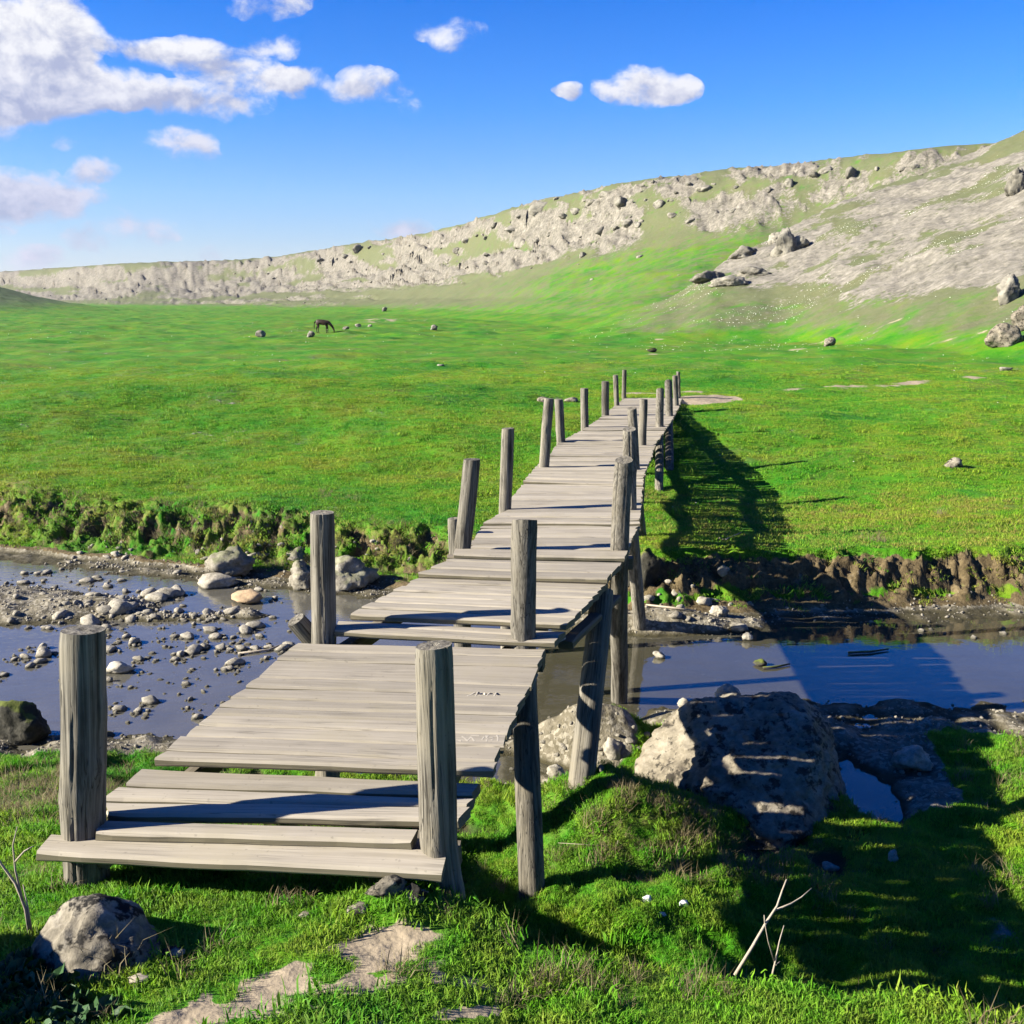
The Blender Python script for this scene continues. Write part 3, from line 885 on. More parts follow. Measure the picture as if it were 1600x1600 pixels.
def log(name, path, r0, r1, seed, mat, cracks=4, tilt=0.02, knots=2, parent_bridge=True, top_cut=True):
    """an uneven round timber along a bent path of points (bottom to top)"""
    path = [Vector(p) for p in path]
    base, top = path[0], path[-1]
    ax = (top - base).normalized()
    rot = Vector((0, 0, 1)).rotation_difference(ax).to_matrix().to_4x4()
    mw = Matrix.Translation(base) @ rot
    inv = mw.inverted()
    lp = [inv @ p for p in path]
    L = lp[-1].z
    NZ = max(14, int(L / .045)); NT = 56
    rs = np.random.default_rng(seed)
    zz = np.linspace(0, L, NZ)
    cx = np.interp(zz, [p.z for p in lp], [p.x for p in lp]); cy = np.interp(zz, [p.z for p in lp], [p.y for p in lp])
    cx = cx + .006 * pn2(zz * 2.2, zz * 0 + seed, 1); cy = cy + .006 * pn2(zz * 2.2, zz * 0 + seed, 2)
    th = np.linspace(0, 2 * math.pi, NT, endpoint=False)
    Z, T = np.meshgrid(zz, th, indexing='ij')
    rad = (r0 + (r1 - r0) * Z / L)
    n = .045 * pn2(np.cos(T) * 1.1 + seed, np.sin(T) * 1.1 + Z * 2.0, seed) + .03 * pn2(T * 2.0 + seed, Z * 1.2, seed + 5) * np.sin(T / 2) + .018 * pn2(np.cos(T) * 6 + seed, np.sin(T) * 6 + Z * 1.0, seed + 9)
    rad = rad * (1 + n)
    for k in range(cracks):
        t0 = rs.uniform(0, 2 * math.pi); wd = rs.uniform(.03, .06); dp = rs.uniform(.05, .16)
        z0, z1 = sorted(rs.uniform(0, L * 1.15, 2))
        if z1 - z0 < L * .3: z1 = z0 + L * .5
        dt = (T - t0 - .12 * pn2(Z * 3, Z * 0 + k, seed + k) + math.pi) % (2 * math.pi) - math.pi
        rad = rad * (1 - dp * np.exp(-(dt / wd) ** 2) * sst(Z, z0, z0 + .1) * (1 - sst(Z, z1 - .1, z1)))
    for k in range(knots):
        t0 = rs.uniform(0, 2 * math.pi); zk = rs.uniform(.1, .9) * L
        dt = (T - t0 + math.pi) % (2 * math.pi) - math.pi
        rad = rad * (1 + .13 * np.exp(-((dt * 2.6) ** 2 + ((Z - zk) / .045) ** 2)))
    rad[-1] *= .955
    zt = Z.copy()
    sl = rs.uniform(-1, 1, 2) * tilt * 4
    zt[-2:] = zt[-2:] + (np.cos(T[-2:]) * sl[0] + np.sin(T[-2:]) * sl[1]) * rad[-2:]
    zt[-2] = np.minimum(zt[-2], zt[-1] - .006)
    X = cx[:, None] + rad * np.cos(T); Y = cy[:, None] + rad * np.sin(T)
    verts = np.stack([X, Y, zt], -1).reshape(-1, 3)
    rings = [verts]
    last = verts.reshape(NZ, NT, 3)[-1]
    cen = last.mean(0)
    for kf, dz in ((.72, -.002), (.4, .003), (.12, -.004)):
        rg = cen + (last - cen) * kf
        rg[:, 2] += dz + .004 * pn2(np.cos(th) * 3 * kf + seed, np.sin(th) * 3 * kf, 3)
        rings.append(rg)
    vs = np.concatenate(rings)
    nn = NZ + 3
    ix = np.arange(nn * NT).reshape(nn, NT)
    q = np.stack([ix[:-1], np.roll(ix, -1, 1)[:-1], np.roll(ix, -1, 1)[1:], ix[1:]], -1).reshape(-1, 4)
    me = mesh_np(name, vs, q)
    bm = bmesh.new(); bm.from_mesh(me); bm.verts.ensure_lookup_table()
    bm.faces.new([bm.verts[i] for i in ix[-1]])
    bm.faces.new([bm.verts[i] for i in ix[0]][::-1])
    for e in bm.edges:
        if len(e.link_faces) == 2 and e.calc_face_angle(0) > .9: e.smooth = False
    bm.to_mesh(me); bm.free()
    o = link(name, me, mat)
    if parent_bridge:
        child_matrix(o, mw)
    else:
        o.matrix_world = mw
    return o


def bar(name, p0, p1, wd, hg, mat, seed=0):
    """squared timber between two points (top faces at those points)"""
    p0, p1 = Vector(p0), Vector(p1)
    X = (p1 - p0).normalized(); Y = Vector((0, 0, 1)).cross(X).normalized(); Z = X.cross(Y)
    h = wd / 2
    side = Y * h
    o = plank(p0 - side, p1 - side, p0 + side, p1 + side, hg, 0, .002, name, mat, 8)
    return o


# posts: base pixel on deck, top pixel, deck height, diameter in pixels at the base, foot (pixel of the foot on the ground, or None)
POSTS = [
    ((122, 1296), (122, 991), .0, 67, None, 0),
    ((684, 1322), (677, 1014), .0, 59, None, 0),
    ((504, 1000), (501, 803), .0, 38, None, 0),
    ((817, 1012), (820, 815), .0, 40, (831, 1392), 0),
    ((722, 858), (738, 719), .07, 27, None, 0),
    ((968, 860), (976, 720), .07, 29, (968, 1092), 0),
    ((789, 796), (794, 670), -.02, 20, None, 0),
    ((985, 797), (984, 671), -.02, 21, (1000, 981), 0),
    ((850, 730), (858, 623), -.10, 16, None, 0),
    ((993, 734), (988, 638), -.10, 15, (1003, 838), 0),
    ((877, 690), (873, 624), -.18, 14, None, 0),
    ((1004, 696), (1006, 624), -.17, 13, None, 0),
    ((914, 669), (913, 607), -.22, 12.5, None, 0),
    ((1031, 668), (1032, 609), -.22, 12.5, (1030, 767), 0),
    ((946, 650), (946, 596), -.26, 12, None, 0),
    ((1046, 650), (1045, 597), -.26, 12, (1046, 730), 0),
    ((964, 634), (962, 586), -.29, 8, None, 0),
    ((1057, 634), (1055, 587), -.29, 8, None, 0),
    ((975, 622), (976, 578), -.31, 7, None, 0),
    ((1061, 622), (1060, 581), -.31, 6, None, 0)]
POST_AT = []
for i, (b, t, zd, dia, foot, _) in enumerate(POSTS):
    pb = at(*b, zd)
    pt = at_y(*t, pb.y)
    D = pb.y * CP + (CAM_Z - zd) * SP
    r_ = dia * D / 1600 / 2
    pb.y += r_ * .6; pt.y += r_ * .6
    if foot:
        pf = on_land(*foot, zmin=ZW)
        pf.z = min(pf.z, zland(pf.x, pf.y))
    else:
        pf = Vector((pb.x + random.uniform(-.03, .03), pb.y + random.uniform(-.04, .04), zland(pb.x, pb.y)))
    pf = pf + (pf - pb).normalized() * .18
    POST_AT.append((pb, pt, r_))
    log('post', [pf, pb, pt], r_ * 1.03, r_ * .98, 40 + i, M['post'], cracks=11 if i < 6 else 5, knots=3)

# slanting prop under the right edge and old stubs
pd = on_land(905, 1228)
log('prop', [pd + Vector((0, 0, -.15)), at_y(942, 925, 6.85) + Vector((0, .03, 0))], .088, .080, 81, M['post'], 4)
s0 = at(492, 1000, -.02)
log('broken_stub', [s0 + Vector((.05, .12, -.15)), at_y(462, 968, s0.y + .05)], .062, .058, 82, M['post'], 2)
s1 = at(714, 842, .0)
log('broken_stub', [s1 + Vector((.02, .1, -.9)), at_y(709, 810, s1.y + .1)], .055, .055, 83, M['post'], 2)
# crossbeams and stringers
for k in range(0, len(POST_AT), 2):
    (a, _, ra), (b, _, rb) = POST_AT[k], POST_AT[k + 1]
    dz = Vector((0, 0, -.085)); xd = (b - a).normalized()
    off = Vector((0, .10, 0)) if k else Vector((0, .12, 0))
    zb = min(a.z, b.z)
    a2 = Vector((a.x, a.y, zb)); b2 = Vector((b.x, b.y, zb))
    ext = .12 if k in (2, 4) else .07
    bar('crossbeam', a2 + dz - xd * ext + off, b2 + dz + xd * ext + off, .09, .10, M['beam'])
for side in (0, 1):
    for k in range(side, len(POST_AT) - 2, 2):
        a, b = POST_AT[k][0], POST_AT[k + 2][0]
        inn = .10 if side == 0 else -.12
        drop_ = Vector((inn, 0, -.050))
        e = (b - a).normalized() * .05
        bar('stringer', a + drop_ - e + Vector((0, -.02, 0)), b + drop_ + e, .08, .10, M['beam'])
bar('brace', at_y(885, 1002, 6.0), at_y(962, 930, 7.3), .10, .05, M['beam'])

# scratched letters on the long deck section
def scratch(strokes, host, zf):
    vs, fs = [], []
    hw = .0032
    for st in strokes:
        pts = [at(700 + x / 11.43, 1060 + y / 11.43, zf) for x, y in st]
        for p, q in zip(pts[:-1], pts[1:]):
            d = (q - p); nrm_ = Vector((-d.y, d.x, 0)).normalized() * hw
            i = len(vs)
            for c_, e_ in ((p, 1), (q, 1)):
                vs += [c_ + nrm_, c_ - nrm_]
            fs.append((i, i + 1, i + 3, i + 2))
    inv = WM[host.name].inverted()
    tree = BVHTree.FromPolygons([v.co for v in host.data.vertices], [p.vertices[:] for p in host.data.polygons])
    vl = []
    for v in vs:
        q = inv @ v
        h = tree.ray_cast(Vector((q.x, q.y, .2)), Vector((0, 0, -1)))
        vl.append(Vector((q.x, q.y, (h[0].z if h[0] else 0) + .0008)))
    n = len(vl)
    vl += [Vector((v.x, v.y, v.z - .006)) for v in vl]
    fb = []
    for f in fs:
        a_, b_, c_, d_ = f
        fb += [(a_, d_, c_, b_), (a_, b_, b_ + n, a_ + n), (b_, c_, c_ + n, b_ + n), (c_, d_, d_ + n, c_ + n), (d_, a_, a_ + n, d_ + n)]
    me = bpy.data.meshes.new('scratched_letters')
    me.from_pydata([tuple(v) for v in vl], [], fb)
    o = link('scratched_letters', me, M['chalk'])
    o.parent = host
    tag(o, 'pale capital letters scratched into the plank')
    return o


def host_at(py):
    best = None
    p = at(750, py, .035)
    for o in S2:
        c_ = WM[o.name].translation
        d_ = abs(c_.y - p.y)
        if best is None or d_ < best[0]: best = (d_, o, c_.z)
    return best[1], best[2]


h1, z1 = host_at(1086)
scratch([[(345, 318), (400, 300), (485, 250)], [(490, 322), (530, 240)], [(545, 320), (560, 278), (625, 255), (655, 282), (625, 312), (545, 320)], [(690, 318), (745, 255)], [(716, 300), (838, 288)], [(820, 325), (860, 255)]], h1, z1)
h2, z2 = host_at(1154)
scratch([[(185, 1122), (240, 1132)], [(250, 1040), (350, 1130)], [(345, 1130), (410, 1050), (470, 1135)], [(410, 1020), (560, 1028)], [(605, 1110), (640, 1050)], [(680, 1020), (690, 1140)], [(690, 1060), (718, 1020)], [(700, 1085), (800, 1060)], [(770, 1112), (805, 1095)], [(870, 1010), (890, 1060), (885, 1130)]], h2, z2)


# ------------------------------------------------------------------ stones
def ico(sub):
    bm = bmesh.new()
    bmesh.ops.create_icosphere(bm, subdivisions=sub, radius=1)
    bm.verts.ensure_lookup_table()
    v = np.array([v.co[:] for v in bm.verts]); f = np.array([[q.index for q in p.verts] for p in bm.faces])
    bm.free()
    return v, f


ICO = {k: ico(k) for k in (1, 2, 3, 4, 5, 6)}


def rock_mesh(name, sub, dims, seed, nplanes=12, rough=.10, planes=None, fine=0.0, sharp=13.0):
    """a stone cut by random flats: soft minimum of plane distances along each direction, then weathered"""
    v, f = ICO[sub]
    rs = np.random.default_rng(seed)
    if planes is None:
        nn = rs.normal(size=(nplanes, 3)); nn /= np.linalg.norm(nn, axis=1)[:, None]
        dd = rs.uniform(.55, .95, nplanes)
    else:
        nn = np.array([p[:3] for p in planes], float); ln = np.linalg.norm(nn, axis=1); nn /= ln[:, None]
        dd = np.array([p[3] for p in planes], float)
    cosv = np.clip(v @ nn.T, 1e-3, None)
    rad = np.minimum(dd[None] / cosv, 3)
    rad = np.concatenate([rad, np.full((len(v), 1), 1.02 if planes is None else 2.5)], 1)
    r_ = np.min(rad, 1) * .55 + .45 * (-np.log(np.mean(np.exp(-sharp * rad), 1) * rad.shape[1]) / sharp + .10)
    p = v * r_[:, None]
    p = p * (1 + rough * fbm3(v * 1.9 + seed * 1.3, 4, seed)[:, None])
    if fine:
        p = p * (1 - fine * np.abs(fbm3(v * 7 + seed, 3, seed + 3))[:, None])
    p = p * np.array(dims)
    return mesh_np(name, p, f)


def set_stone(name, me, mat, loc, rz=0, scale=1, label=None, cat='stone', group=None, tilt=(0, 0)):
    o = bpy.data.objects.new(name, me)
    COL.objects.link(o)
    if not me.materials: me.materials.append(mat)
    o.location = loc; o.rotation_euler = (tilt[0], tilt[1], rz)
    o.scale = (scale,) * 3 if not isinstance(scale, tuple) else scale
    return tag(o, label, cat, group)


def stone_px(name, px, py, wpx, hpx, mat, label, cat='rock', group=None, sub=4, seed=0, water=False, depth=.8, sink=.25, rough=.17, fine=.13, planes=None, rz=None):
    """a rock whose foot shows at (px, py) and that is wpx wide, hpx tall in the photograph"""
    p = on_land(px, py, zmin=ZW if water else None)
    D = p.y * CP + (CAM_Z - p.z) * SP
    wd = wpx * D / 1600; ht = hpx * D / 1600
    me = rock_mesh(name, sub, (wd / 2 * 1.06, wd / 2 * depth, ht * (1 + sink) / 2 * 1.12), seed, rough=rough, fine=fine, planes=planes)
    z = p.z + ht * (1 - sink) / 2
    o = set_stone(name, me, mat, (p.x, p.y + wd / 2 * depth * .75, z), rz if rz is not None else 0, 1, label, cat, group)
    return o


# the great boulder below the bridge: flats set by hand (normal, distance)
from mathutils.bvhtree import BVHTree


def hull_rock(name, pts, sub, rough, fine, seed):
    bm = bmesh.new()
    for p in pts: bm.verts.new(p)
    res = bmesh.ops.convex_hull(bm, input=bm.verts)
    bmesh.ops.delete(bm, geom=[e for e in res['geom_interior'] if isinstance(e, bmesh.types.BMVert)], context='VERTS')
    c = sum((Vector(p) for p in pts), Vector()) / len(pts)
    tree = BVHTree.FromBMesh(bm)
    v, f = ICO[sub]
    rad = np.empty(len(v))
    for i, d in enumerate(v):
        h = tree.ray_cast(c, Vector(d))
        rad[i] = h[3] if h[0] is not None else .3
    bm.free()
    nb = np.zeros(len(v)); cn = np.zeros(len(v)); 
    rs = rad.copy()
    for _ in range(1):
        nb[:] = 0; cn[:] = 0
        for a, b in ((0, 1), (1, 2), (2, 0)):
            np.add.at(nb, f[:, a], rs[f[:, b]]); np.add.at(cn, f[:, a], 1)
        rs = .5 * rs + .5 * nb / cn
    p = v * rs[:, None]
    p = p * (1 + rough * fbm3(p * 3.2 + seed, 4, seed)[:, None])
    p = p * (1 - fine * np.abs(fbm3(p * 13 + seed, 4, seed + 3))[:, None])
    return mesh_np(name, p, f), c


bpts = [at_y(*q) for q in ((988, 1200, 6.9), (1000, 1165, 7.1), (1060, 1112, 7.3), (1087, 1094, 7.12), (1106, 1205, 6.5), (1128, 1245, 6.28), (1205, 1312, 6.02), (1258, 1304, 6.05), (1272, 1126, 6.75),
                             (1195, 1076, 7.15), (1244, 1080, 7.25), (1300, 1132, 7.1), (1330, 1240, 6.7), (1342, 1308, 6.3), (1095, 1097, 7.7), (1290, 1165, 7.8), (1000, 1180, 7.6))]
bpts += [Vector((p.x, p.y, -1.75)) for p in (bpts[0], bpts[5], bpts[6], bpts[13], bpts[12], bpts[15], bpts[16])]
bme, bc = hull_rock('boulder', [tuple(p) for p in bpts], 6, .055, .075, 5)
set_stone('boulder', bme, M['boulder'], bc, 0, 1.0, 'big angular sandstone boulder lying in the shadow of the bridge beside the pool', 'boulder')
lpts = [at_y(*q) for q in ((60, 1508, 2.95), (88, 1455, 3.02), (128, 1418, 3.06), (168, 1410, 3.08), (216, 1426, 3.1), (246, 1470, 3.05), (250, 1508, 2.98), (225, 1538, 2.86), (150, 1548, 2.82), (95, 1534, 2.88), (118, 1474, 2.92), (160, 1440, 2.97), (100, 1470, 3.25), (225, 1462, 3.3))]
lpts += [Vector((p.x, p.y, -.45)) for p in (lpts[0], lpts[8], lpts[6], lpts[12], lpts[13])]
lme, lc = hull_rock('rock', [tuple(p) for p in lpts], 5, .09, .12, 11)
set_stone('rock', lme, M['lichen'], lc + Vector((-.02, -.02, .025)), 0, 1.16, 'rough grey rock with black lichen on the grass before the left front post', 'rock')
set_stone('rock', rock_mesh('rock', 4, (.34, .42, .36), 77, rough=.15, fine=.05), M['boulder'], (-2.32, 2.55, .02), .4, 1, 'added unseen rock beyond the left edge of view, shading the lower left corner', 'rock')  # unseen rock, added to throw shade on the lower left weeds
stone_px('rock', 20, 1165, 100, 62, M['mossy'], 'black mossy rock at the near water edge left of the first post', sub=4, seed=12, water=False, depth=.7)
stone_px('rock', 362, 903, 74, 40, M['bank'], 'pale blocky rock at the foot of the left far bank', sub=4, seed=13, rough=.26, fine=.20, water=True, depth=.7, sink=.15)
stone_px('rock', 534, 922, 86, 46, M['bank'], 'rounded rock with yellow moss on top behind the second left post', sub=4, seed=14, rough=.26, fine=.20, water=True, depth=.8)
stone_px('rock', 472, 924, 58, 42, M['bank'], 'whitish rock with mossy top just left of the second left post', sub=4, seed=15, rough=.26, fine=.20, water=True, depth=.8)
stone_px('rock', 465, 885, 48, 20, M['bank'], 'flat tan rock set in the bank above the whitish mossy rock', sub=3, seed=16)
stone_px('rock', 1010, 925, 56, 62, M['mossy'], 'dark rock under the bridge against the right far bank', sub=4, seed=17, depth=.9)
stone_px('rock', 1131, 908, 20, 20, M['bank'], 'upright tan rock stuck in the right far bank beside the bridge shadow', sub=3, seed=18)
stone_px('rock', 1085, 1195, 0.1 + 40, 24, M['bank'], 'small rock at the foot of the boulder on its left', sub=3, seed=19)
stone_px('rock', 605, 1408, 70, 26, M['lichen'], 'crumbly pale rock under the front plank end by the right front post', sub=4, seed=20, fine=.12, rough=.2)
stone_px('rock', 650, 1415, 42, 22, M['lichen'], 'smaller crumbly rock touching the foot of the right front post', sub=4, seed=21, fine=.12, rough=.2)
stone_px('rock', 1432, 1212, 64, 34, M['stone'], 'flat pale rock lying in the bridge shadow right of the pool', sub=4, seed=22)
stone_px('rock', 1136, 1104, 44, 28, M['stone'], 'pale double stone at the water edge behind the boulder', sub=4, seed=23, water=True)
stone_px('rock', 1070, 1110, 24, 16, M['stone'], 'small square pale stone on the left shoulder of the boulder', sub=3, seed=24, water=True)
stone_px('rock', 960, 1190, 40, 30, M['stone'], 'whitish stone between the slanting prop and the boulder', sub=3, seed=25)
stone_px('rock', 868, 1222, 34, 22, M['stone'], 'pale flat stone at the foot of the slanting prop', sub=3, seed=26)
stone_px('rock', 1298, 1364, 32, 10, M['stone'], 'thin pale stone catching a strip of sun in the bridge shadow', sub=3, seed=27)
stone_px('rock', 1396, 1350, 16, 20, M['stone'], 'small upright stone in the bridge shadow', sub=3, seed=28)
stone_px('rock', 1030, 1030, 20, 11, M['stone'], 'single pale stone in the water right of the bridge legs', 'stone', sub=3, seed=29, water=True)
stone_px('rock', 1158, 990, 32, 15, M['stone'], 'pointed pale stone standing in the right far shallows', 'stone', sub=3, seed=30, water=True)
stone_px('rock', 1168, 1003, 18, 12, M['stone'], 'round stone in front of the pointed pale stone', 'stone', sub=3, seed=31, water=True)
stone_px('rock', 1190, 1042, 20, 9, M['mossy'], 'dark stone breaking the blue water on the right', 'stone', sub=3, seed=32, water=True)
stone_px('rock', 1127, 965, 28, 14, M['stone'], 'largest white stone on the right far water margin', 'stone', sub=4, seed=33, water=True, sink=.4, rough=.25, fine=.2)
stone_px('rock', 1102, 950, 28, 14, M['stone'], 'white stone on the mud of the right far margin', 'stone', sub=3, seed=34)
stone_px('rock', 1055, 935, 20, 12, M['stone'], 'grey white stone cluster end on the right far margin', 'stone', sub=3, seed=35)
stone_px('rock', 384, 945, 54, 16, M['orange'], 'flat rusty orange stone in the left shallows', 'stone', sub=3, seed=36, water=True)
stone_px('rock', 335, 921, 70, 20, M['stone'], 'long flat pale stone below the blocky rock in the left shallows', 'stone', sub=3, seed=37, water=True)
stone_px('rock', 183, 1055, 2 + 40, 16, M['stone'], 'pale flat stone right beside the first left post in the stream', 'stone', sub=3, seed=38, water=True)
stone_px('rock', 1492, 733, 27, 17, M['lichen'], 'lone tan stone on the sunny meadow right of the bridge shadow', 'stone', sub=3, seed=39)
stone_px('rock', 1574, 580, 24, 6, M['crag'], 'low pale stone near the right edge of the meadow', 'stone', sub=3, seed=40)
stone_px('rock', 1298, 541, 19, 13, M['lichen'], 'round tan stone alone at the foot of the right hill', 'stone', sub=3, seed=41)
stone_px('rock', 1020, 551, 15, 7, M['mossy'], 'small dark stone on the meadow left of the right hill', 'stone', sub=3, seed=42)
stone_px('rock', 1574, 543, 50, 34, M['boulder'], 'large tan boulder at the right edge below the rocky hill', 'boulder', sub=4, seed=43)
stone_px('rock', 1604, 515, 46, 36, M['boulder'], 'pale boulder leaning behind the large tan boulder at the right edge', 'boulder', sub=4, seed=44)
stone_px('rock', 406, 527, 19, 10, M['crag'], 'grey stone in the meadow left of the horse', 'stone', sub=3, seed=45)
stone_px('rock', 485, 527, 13, 10, M['crag'], 'grey stone right at the hind feet of the horse', 'stone', sub=3, seed=46)
stone_px('rock', 540, 515, 11, 5, M['crag'], 'nearest grey stone to the right of the horse', 'stone', sub=3, seed=47)
stone_px('rock', 560, 511, 11, 5, M['crag'], 'second grey stone to the right of the horse', 'stone', sub=3, seed=48)
stone_px('rock', 578, 511, 8, 4, M['crag'], 'third grey stone to the right of the horse', 'stone', sub=3, seed=49)
stone_px('rock', 678, 516, 14, 7, M['crag'], 'grey stone in the meadow well right of the horse', 'stone', sub=3, seed=50)
stone_px('rock', 600, 487, 9, 7, M['crag'], 'grey stone at the foot of the far slope behind the horse', 'stone', sub=3, seed=51)
stone_px('rock', 688, 572, 12, 3, M['crag'], 'flat white stone in the middle of the meadow', 'stone', sub=2, seed=52)
stone_px('rock', 852, 630, 26, 8, M['boulder'], 'low tan stone just left of the two close bridge posts', 'stone', sub=3, seed=53)
stone_px('rock', 892, 629, 24, 7, M['boulder'], 'low tan stone just right of the two close bridge posts', 'stone', sub=3, seed=54)
for x_, y_, w_, h_, lb in ((1145, 448, 60, 16, 'lowest flat slab of the outcrop on the nose of the right hill'), (1185, 432, 62, 15, 'second flat slab of the outcrop on the nose of the right hill'), (1108, 440, 60, 16, 'leftmost slab of the outcrop on the nose of the right hill'),
                           (1165, 402, 50, 18, 'long sloping slab above the flat slabs on the right hill'), (1232, 395, 44, 34, 'tallest block of the outcrop on the right hill skyline'), (1215, 378, 26, 16, 'small block left of the tallest block on the right hill'), (1252, 388, 24, 18, 'small block right of the tallest block on the right hill'),
                           (1585, 470, 40, 40, 'white crag on the right hill above the tan boulders'), (1592, 300, 34, 40, 'white crag high on the right hill at the picture edge')):
    if on_land(x_, y_): stone_px('rock', x_, y_, w_, h_, M['crag'], lb, 'rock', None, 4, int(x_), depth=.9, rough=.24, fine=.16, sink=.45)

# stream stones
PROTO = [rock_mesh('stone', 2, (1, random.uniform(.65, .95), random.uniform(.40, .65)), 200 + i, nplanes=14, rough=.26, fine=.12, sharp=16) for i in range(14)]
ZST = [(860, 780, 120), (920, 770, 110), (770, 775, 100), (820, 800, 110), (620, 850, 130), (670, 835, 90), (570, 865, 90), (680, 905, 90), (460, 925, 110), (300, 885, 70), (215, 1090, 110), (130, 1100, 60), (75, 1108, 50), (215, 1050, 60),
       (570, 1060, 80), (690, 1022, 70), (660, 990, 40), (720, 1112, 60), (970, 990, 80), (915, 990, 40), (1120, 995, 80), (1090, 960, 70), (1280, 965, 80), (1330, 935, 85), (1350, 988, 50), (1200, 862, 80), (1080, 868, 60), (930, 862, 60), (1010, 880, 50),
       (1000, 1070, 110), (940, 1085, 60), (910, 1110, 50), (1060, 1045, 60), (1150, 1045, 70), (1200, 1055, 40), (1250, 1050, 60), (1330, 1055, 60), (1400, 1048, 50), (1470, 1055, 80), (1510, 1040, 60), (1215, 1135, 80), (1190, 1160, 60), (780, 1332, 90), (620, 1375, 80), (715, 1382, 60),
       (760, 1395, 30), (1030, 1415, 60), (970, 1238, 50), (965, 1205, 28), (555, 1222, 60), (645, 1152, 35), (680, 1255, 30), (780, 1182, 22), (1005, 1158, 30), (990, 1318, 35), (975, 1365, 36), (15, 1192, 60), (125, 712, 60), (440, 702, 60), (475, 768, 50), (630, 782, 42),
       (600, 560, 60), (560, 580, 40), (1030, 558, 40), (240, 658, 60), (120, 660, 50), (650, 580, 40), (470, 525, 30), (360, 600, 36), (520, 690, 36), (280, 735, 40), (200, 660, 46), (320, 640, 32), (640, 650, 30), (920, 655, 50), (1070, 590, 60), (1320, 580, 60), (1380, 590, 60), (1350, 745, 50),
       (1430, 790, 40), (1420, 890, 44), (1160, 900, 40), (850, 1000, 22), (860, 1040, 30), (830, 945, 26), (1080, 905, 36), (960, 910, 30), (760, 870, 60), (800, 890, 50), (540, 950, 70), (520, 985, 60), (1385, 1105, 36), (1200, 1300, 24), (820, 1110, 20), (200, 1125, 60), (160, 1145, 46)]
GL = {'s': ('small pale stone lying in the shallow water of the left stream', 'pale stones in the left shallows'),
      'b': ('small pale stone on the gravel bar at the left of the stream', 'stones on the left gravel bar'),
      'f': ('small pale stone along the foot of the far bank left of the bridge', 'stones below the left far bank'),
      'r': ('small pale stone on the muddy far margin right of the bridge', 'stones on the right far margin'),
      'n': ('small pale stone on the near shore between the bridge legs and the boulder', 'stones on the near shore')}


def little(px, py, wpx, key, hf=1.0):
    p = on_land(px, py, zmin=ZW)
    if p is None: return
    D = p.y * CP + (CAM_Z - p.z) * SP
    s = wpx * D / 1600 / 2
    me = random.choice(PROTO)
    fl = random.uniform(.75, 1.35) * hf
    lab, grp = GL[key]
    if key == 's':
        zn_ = 0 if py > 1040 else (1 if px > 330 else (2 if py > 985 else 3))
        lab = ('small pale stone in the shallows nearest the front shore beside the first post', 'small pale stone in the shallows close to the left edge of the bridge', 'small pale stone in the shallows just behind the top of the first post', 'small pale stone in the rubble beside the left gravel bar')[zn_]
        grp = ('stones in the front shallows', 'stones by the bridge edge', 'stones behind the first post', 'rubble by the gravel bar')[zn_]
    set_stone('stone', me, M['stone'], (p.x, p.y + s * .3, p.z + s * .12), random.uniform(0, 6.28), (s * 1.12, s * 1.05, s * fl), lab, 'stone', grp, (random.uniform(-.2, .2), random.uniform(-.2, .2)))


def rz4(x, y, w): return x / 3.3333, 700 + y / 3.3333, w / 3.3333


for x_, y_, w_ in ZST:
    X_, Y_, W_ = rz4(x_, y_, w_ * 1.22)
    little(X_, Y_, W_, 's')
for _ in range(150):
    q_ = random.choice(ZST[:45]) if random.random() < .6 else (random.uniform(150, 1550), random.uniform(650, 1350), 0)
    X_, Y_, _w = rz4(q_[0] + random.gauss(0, 60), q_[1] + random.gauss(0, 22), 0)
    if 5 < X_ < 475: little(X_, Y_, random.uniform(4, 14), 's', .7)
for _ in range(34):
    t = random.random()
    little(random.uniform(0, 200), random.uniform(905, 985), random.uniform(6, 16), 'b')
for _ in range(26):
    little(random.uniform(120, 700), random.uniform(855, 890), random.uniform(5, 13), 'f')
for x_, y_, w_, h_ in ((1045, 922, 12, 1), (1062, 938, 14, 1), (1082, 925, 10, 1), (1055, 965, 22, 1), (1075, 968, 18, 1), (1110, 972, 11, 1), (1065, 952, 16, .6), (1142, 948, 10, 1), (1172, 946, 12, 1), (1092, 958, 8, 1), (1012, 938, 18, 1), (1008, 978, 20, .5), (1362, 975, 10, 1), (1440, 988, 12, 1), (1455, 985, 9, 1),
                       (1522, 998, 12, 1), (1568, 992, 13, 1), (1568, 984, 8, 1), (1477, 992, 8, 1), (1040, 955, 8, 1), (1030, 935, 8, 1), (1480, 966, 9, 1), (1230, 952, 9, 1), (1285, 948, 8, 1)):
    little(x_, y_, w_, 'r', 1.2)
for x_, y_, w_ in ((880, 1168, 18), (905, 1160, 14), (930, 1172, 22), (850, 1162, 12), (985, 1160, 18), (1000, 1172, 14), (870, 1185, 12), (940, 1205, 16), (920, 1190, 12), (845, 1150, 12), (1010, 1150, 14), (965, 1155, 12), (990, 1140, 10), (800, 1205, 12)):
    little(x_, y_, w_, 'n')

